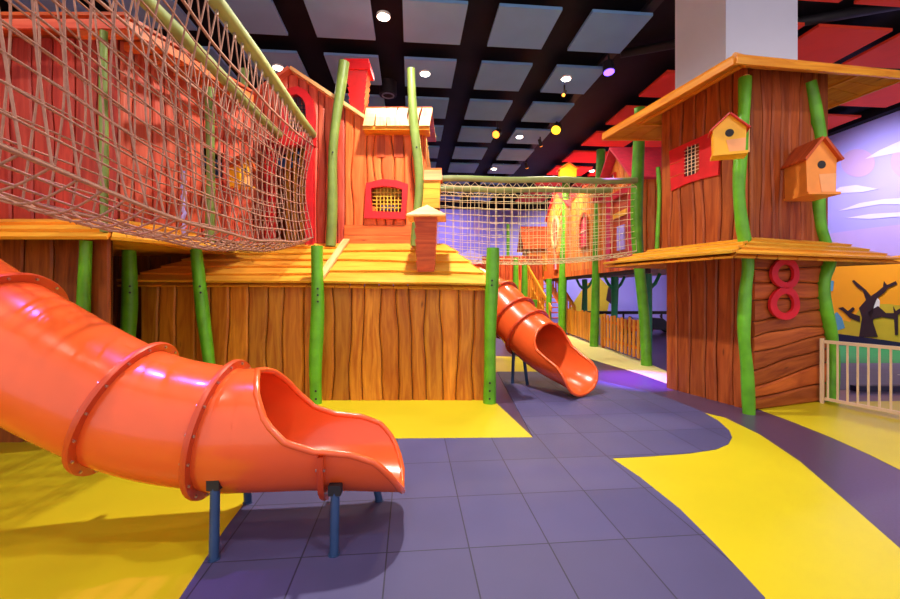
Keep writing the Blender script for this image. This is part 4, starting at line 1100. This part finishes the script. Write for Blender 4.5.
# stairs
st=thing('staircase','orange wooden staircase with slatted sides rising to the far deck','staircase',(3.7,15.2,0))
s0,s1=V3((3.95,14.7,0)),V3((3.45,17.6,2.0)); sv=(s1-s0); sn=V3((sv.y,-sv.x,0)).normalized()
for sg_ in (-.45,.45):
    mb=MB(); 
    a=s0+sn*sg_; b=s1+sn*sg_
    mb.prism([a+Z*.0,b+Z*.0,b+Z*.34,a+Z*.34],sn*.05); mb.build('stringer','amber_wood',st)
    mb=MB(); mb.prism([a+Z*.75,b+Z*.75,b+Z*.93,a+Z*.93],sn*.05); mb.build('handrail','amber_wood',st)
    for k in range(12):
        q=lerp(a,b,(k+.5)/12); mb=MB(); mb.box(q+Z*.1,V3((sv.x,sv.y,0)).normalized(),sn,Z,.09,.03,.7,along=2); mb.build('side_slat','wall_wood',st)
for k in range(11):
    q=lerp(s0,s1,(k+.5)/11); mb=MB(); mb.box(q-sn*.45,sn,V3((sv.x,sv.y,0)).normalized(),Z,.9,.24,.035); mb.build('tread','rust_wood',st)
for k,(px,Y,z,lab) in enumerate([(516,15.5,2.7,'green post behind the small slide, tall'),(524.5,14.2,2.4,'green post just behind the small slide, thicker one'),(534,13.2,1.2,'short green stub post by the stair foot'),(549,14.9,1.9,'green post hidden half behind the stair rail'),(562.5,13.9,1.25,'short green stub post beside the tight picket fence'),(508,18.5,4.4,'thin pale green pole in front of the end wall')]):
    wobble_post(V3(((px-CX)/F*Y,Y,0)),V3(((px-CX)/F*Y,Y,z)),.1 if k<5 else .07,.01,seed=60+k,label=lab)
mb=MB(); plank_wall(mb,V3(((503-CX)/F*16.5,16.5,0)),X,Z,-YV,1.6,1.9,n=9,amp=.01); single(mb,'board_screen','wall_wood','orange board screen standing behind the small slide','screen')

def house(label,Y0,Y1,he,hp,mat,roofm,win,depth=1.5,base=2.1,over=.25,n=None,xp=XP-.0):
    """gable-fronted house, its gable facing the open floor; win: list of (kind, Yc, z0, z1, halfwidth, framemat, panemat)"""
    W_=Y1-Y0; t=thing('playhouse',label,'playhouse',(xp,(Y0+Y1)/2,base))
    tf=lambda u: lerp(he,hp,1-abs(u-W_/2)/(W_/2))-base
    mb=MB(); plank_wall(mb,(xp,Y0,base),YV,Z,-X,W_,tf,n=n or int(W_/.16),amp=.01,th=.03,lo=.82,hi=1.12,seg=.3); mb.build('gable_boards',mat,t)
    mb=MB(); plank_wall(mb,(xp,Y0,base),X,Z,-YV,depth,he-base,n=int(depth/.16),amp=.01,th=.03,lo=.82,hi=1.12,seg=.3); mb.build('side_boards',mat,t)
    mb=MB(); mb.box((xp,Y1,base),X,Z,YV,depth,he-base,.04); mb.box((xp+depth,Y0,base),YV,Z,X,W_,he-base,.04); mb.build('rear_boards',mat,t)
    for s in (0,1):
        e=V3((xp-over,Y0-over if s==0 else Y1+over,he-over*(hp-he)/(W_/2))); p=V3((xp-over,(Y0+Y1)/2,hp+.02))
        D_=V3((depth+over+.1,0,0)); mb=MB(); mb.prism([e,p,p+D_,e+D_],Z*.05); mb.build('roof_slope',roofm,t)
    for (kind,yc,z0,z1,hw,fm,pm) in win:
        nn=10
        def shape(k):
            if kind=='arch': return [V3((xp-.045,yc-k*hw,z0-(k-1)*.06)),V3((xp-.045,yc+k*hw,z0-(k-1)*.06))]+[V3((xp-.045,yc+k*hw*math.cos(math.pi*i/nn),z1-hw+k*hw*math.sin(math.pi*i/nn))) for i in range(nn+1)]
            if kind=='round': return [V3((xp-.045,yc+k*hw*math.cos(2*math.pi*i/20),(z0+z1)/2+k*(z1-z0)/2*math.sin(2*math.pi*i/20))) for i in range(20)]
            e_=(k-1)*hw
            return [V3((xp-.045,yc-hw-e_,z0-e_)),V3((xp-.045,yc+hw+e_,z0-e_)),V3((xp-.045,yc+hw+e_,z1+e_)),V3((xp-.045,yc-hw-e_,z1+e_))]
        mb=MB(); ring_prism(mb,shape(1.3),shape(1.0),V3((-.05,0,0))); f=mb.build('window_frame',fm,t)
        mb=MB(); mb.prism(shape(1.0),V3((-.01,0,0))); mb.build('window_pane',pm,f)
        mb=MB(); mb.box((xp-.07,yc-.015,z0),YV,Z,X,.03,z1-z0,.015); mb.box((xp-.07,yc-hw,(z0+z1)/2-.015),YV,Z,X,2*hw,.03,.015); mb.build('glazing_bar','cream' if pm!='cream' else fm,f)
    return t
h1=house('orange playhouse with pink roof and red door frame on the far deck by the tower',8.75,10.6,3.95,4.72,'house_wood','pinkroof',[('rect',9.9,4.02,4.22,.09,'red','grille')],depth=2.6)
mb=MB()
for (a,b) in ((8.72,8.98),(9.95,10.2)): mb.box((XP-.13,a,2.1),YV,Z,X,b-a,1.62,.1)
mb.box((XP-.135,8.72,3.6),YV,Z,X,1.48,.14,.11); mb.build('door_frame','red',h1)
mb=MB(); mb.box((XP-.06,8.98,2.1),YV,Z,X,.97,1.5,.03); mb.build('door_panel','rust_wood',h1)
mb=MB(); mb.box((XP-.09,9.25,2.4),YV,Z,X,.4,.55,.03); mb.build('door_window','glass_violet',h1)
mb=MB(); mb.box((XP-.1,9.1,3.15),YV,Z,X,.75,.12,.03); mb.build('door_brace','yellow_paint',h1)
house('honey board playhouse with arched crimson window in the middle of the far deck',10.9,13.5,4.3,4.45,'house_wood','rust_wood',[('arch',12.1,2.75,3.65,.28,'rust_wood','pinkroof')],over=.05)
h3=house('round-windowed playhouse with fanned boards on the far deck by the stairs',13.8,16.9,4.3,5.1,'orange_wood','pinkroof',[('round',15.4,3.15,4.1,.42,'tan_wood','rust_wood'),('arch',15.3,2.25,2.9,.2,'rust_wood','glass_violet')],over=.1)
mb=MB()
for k in range(22):
    a=2*math.pi*(k+.5)/22; c=V3((XP-.075,15.4,3.62)); r0_,r1_=.62,.98
    dv=V3((0,math.cos(a),math.sin(a))); tv=V3((0,-math.sin(a),math.cos(a)))
    if c.z+dv.z*r1_<2.15: r1_=.75
    mb.prism([c+dv*r0_-tv*.06,c+dv*r0_+tv*.06,c+dv*r1_+tv*.1,c+dv*r1_-tv*.1],V3((.025,0,0)),tint=tnt(.85,1.12))
mb.build('fan_boards','house_wood',h3)
h4=house('small red and yellow playhouse at the far stair head',17.7,18.9,3.5,4.2,'house_wood','rust_wood',[('arch',18.3,2.7,3.3,.25,'orange_paint','yellow_paint')],depth=1.0,xp=3.3)
# yellow birdhouse on the far post
birdhouse(P(566,181,14.0),X,-YV,.5,.5,.3,'yellow birdhouse high on the far post above the bridge rail','orange_wood','yellow_paint',hole=False)
# ride-on cars beyond the fence
def rideon(p,mat,label,ang=0):
    t=thing('ride_on_car',label,'toy car',p); c,s=math.cos(ang),math.sin(ang); U=V3((c,s,0)); W_=V3((-s,c,0)); p=V3(p)
    prof=[(-.5,.12),(.5,.12),(.52,.3),(.3,.36),(.14,.5),(-.2,.52),(-.42,.4),(-.52,.36)]
    mb=MB(); mb.prism([p+U*a+Z*b-W_*.25 for a,b in prof],W_*.5); mb.build('car_body',mat,t)
    for a in (-.32,.32):
        for w in (-.27,.21): mb=MB(); q=p+U*a+Z*.12+W_*w; mb.tube([q,q+W_*.06],.12,16); mb.build('wheel','black',t)
    q=p+U*.12+Z*.5; mb=MB(); mb.tube([q+U*.1*math.cos(k)*.3+W_*.11*math.cos(2*math.pi*k/12)+Z*.1*math.sin(2*math.pi*k/12) for k in range(12)],.014,6,closed=True); mb.build('steering_wheel','black',t)
rideon((6.0,14.2,0),'red','red ride-on toy car parked beyond the picket fence',.3)
rideon((7.3,14.8,0),'navy','dark ride-on toy car parked beyond the picket fence',-.2)
# low black barrier behind the fence
mb=MB()
mb.box((5.2,16.5,.55),X,YV,Z,5,.08,.12)
for k in range(4): mb.box((5.3+k*1.5,16.52,0),X,YV,Z,.06,.05,.56)
single(mb,'low_barrier','black','low black rail barrier crossing in front of the end wall','barrier')

# ceiling loudspeaker ring and small fittings
t=thing('ceiling_speaker','round black ceiling speaker above the sawn-top post','ceiling speaker',P(388,92,9.6))
c=P(388,92,9.6); c.z=5.95
mb=MB(); mb.tube([c,c+Z*.5],.2,24); o=mb.build('speaker_housing','black',t); smooth_angle(o,40)
mb=MB(); ring=[c-Z*.01+V3((.13*math.cos(2*math.pi*k/24),.13*math.sin(2*math.pi*k/24),0)) for k in range(24)]; mb.tube(ring,.015,8,closed=True); mb.build('speaker_ring','greypost',t,smooth=True)

# ---------------------------------------------------------------- world, camera, view
w=bpy.data.worlds.new('hall_ambient'); sc.world=w; w.use_nodes=True
bg=w.node_tree.nodes['Background']; bg.inputs[0].default_value=(.95,.82,.85,1); bg.inputs[1].default_value=.9
cam=bpy.data.cameras.new('camera'); co=bpy.data.objects.new('camera',cam); COL.objects.link(co)
cam.sensor_width=36; cam.lens=36*F/900; cam.shift_y=-(299.5-HY)/900; cam.clip_start=.05
co.location=(0,0,EYE); co.rotation_euler=(math.pi/2,0,0); sc.camera=co
sc.view_settings.view_transform='Standard'; sc.view_settings.look='None'; sc.view_settings.exposure=.55; sc.view_settings.gamma=1
sc.view_settings.use_curve_mapping=False
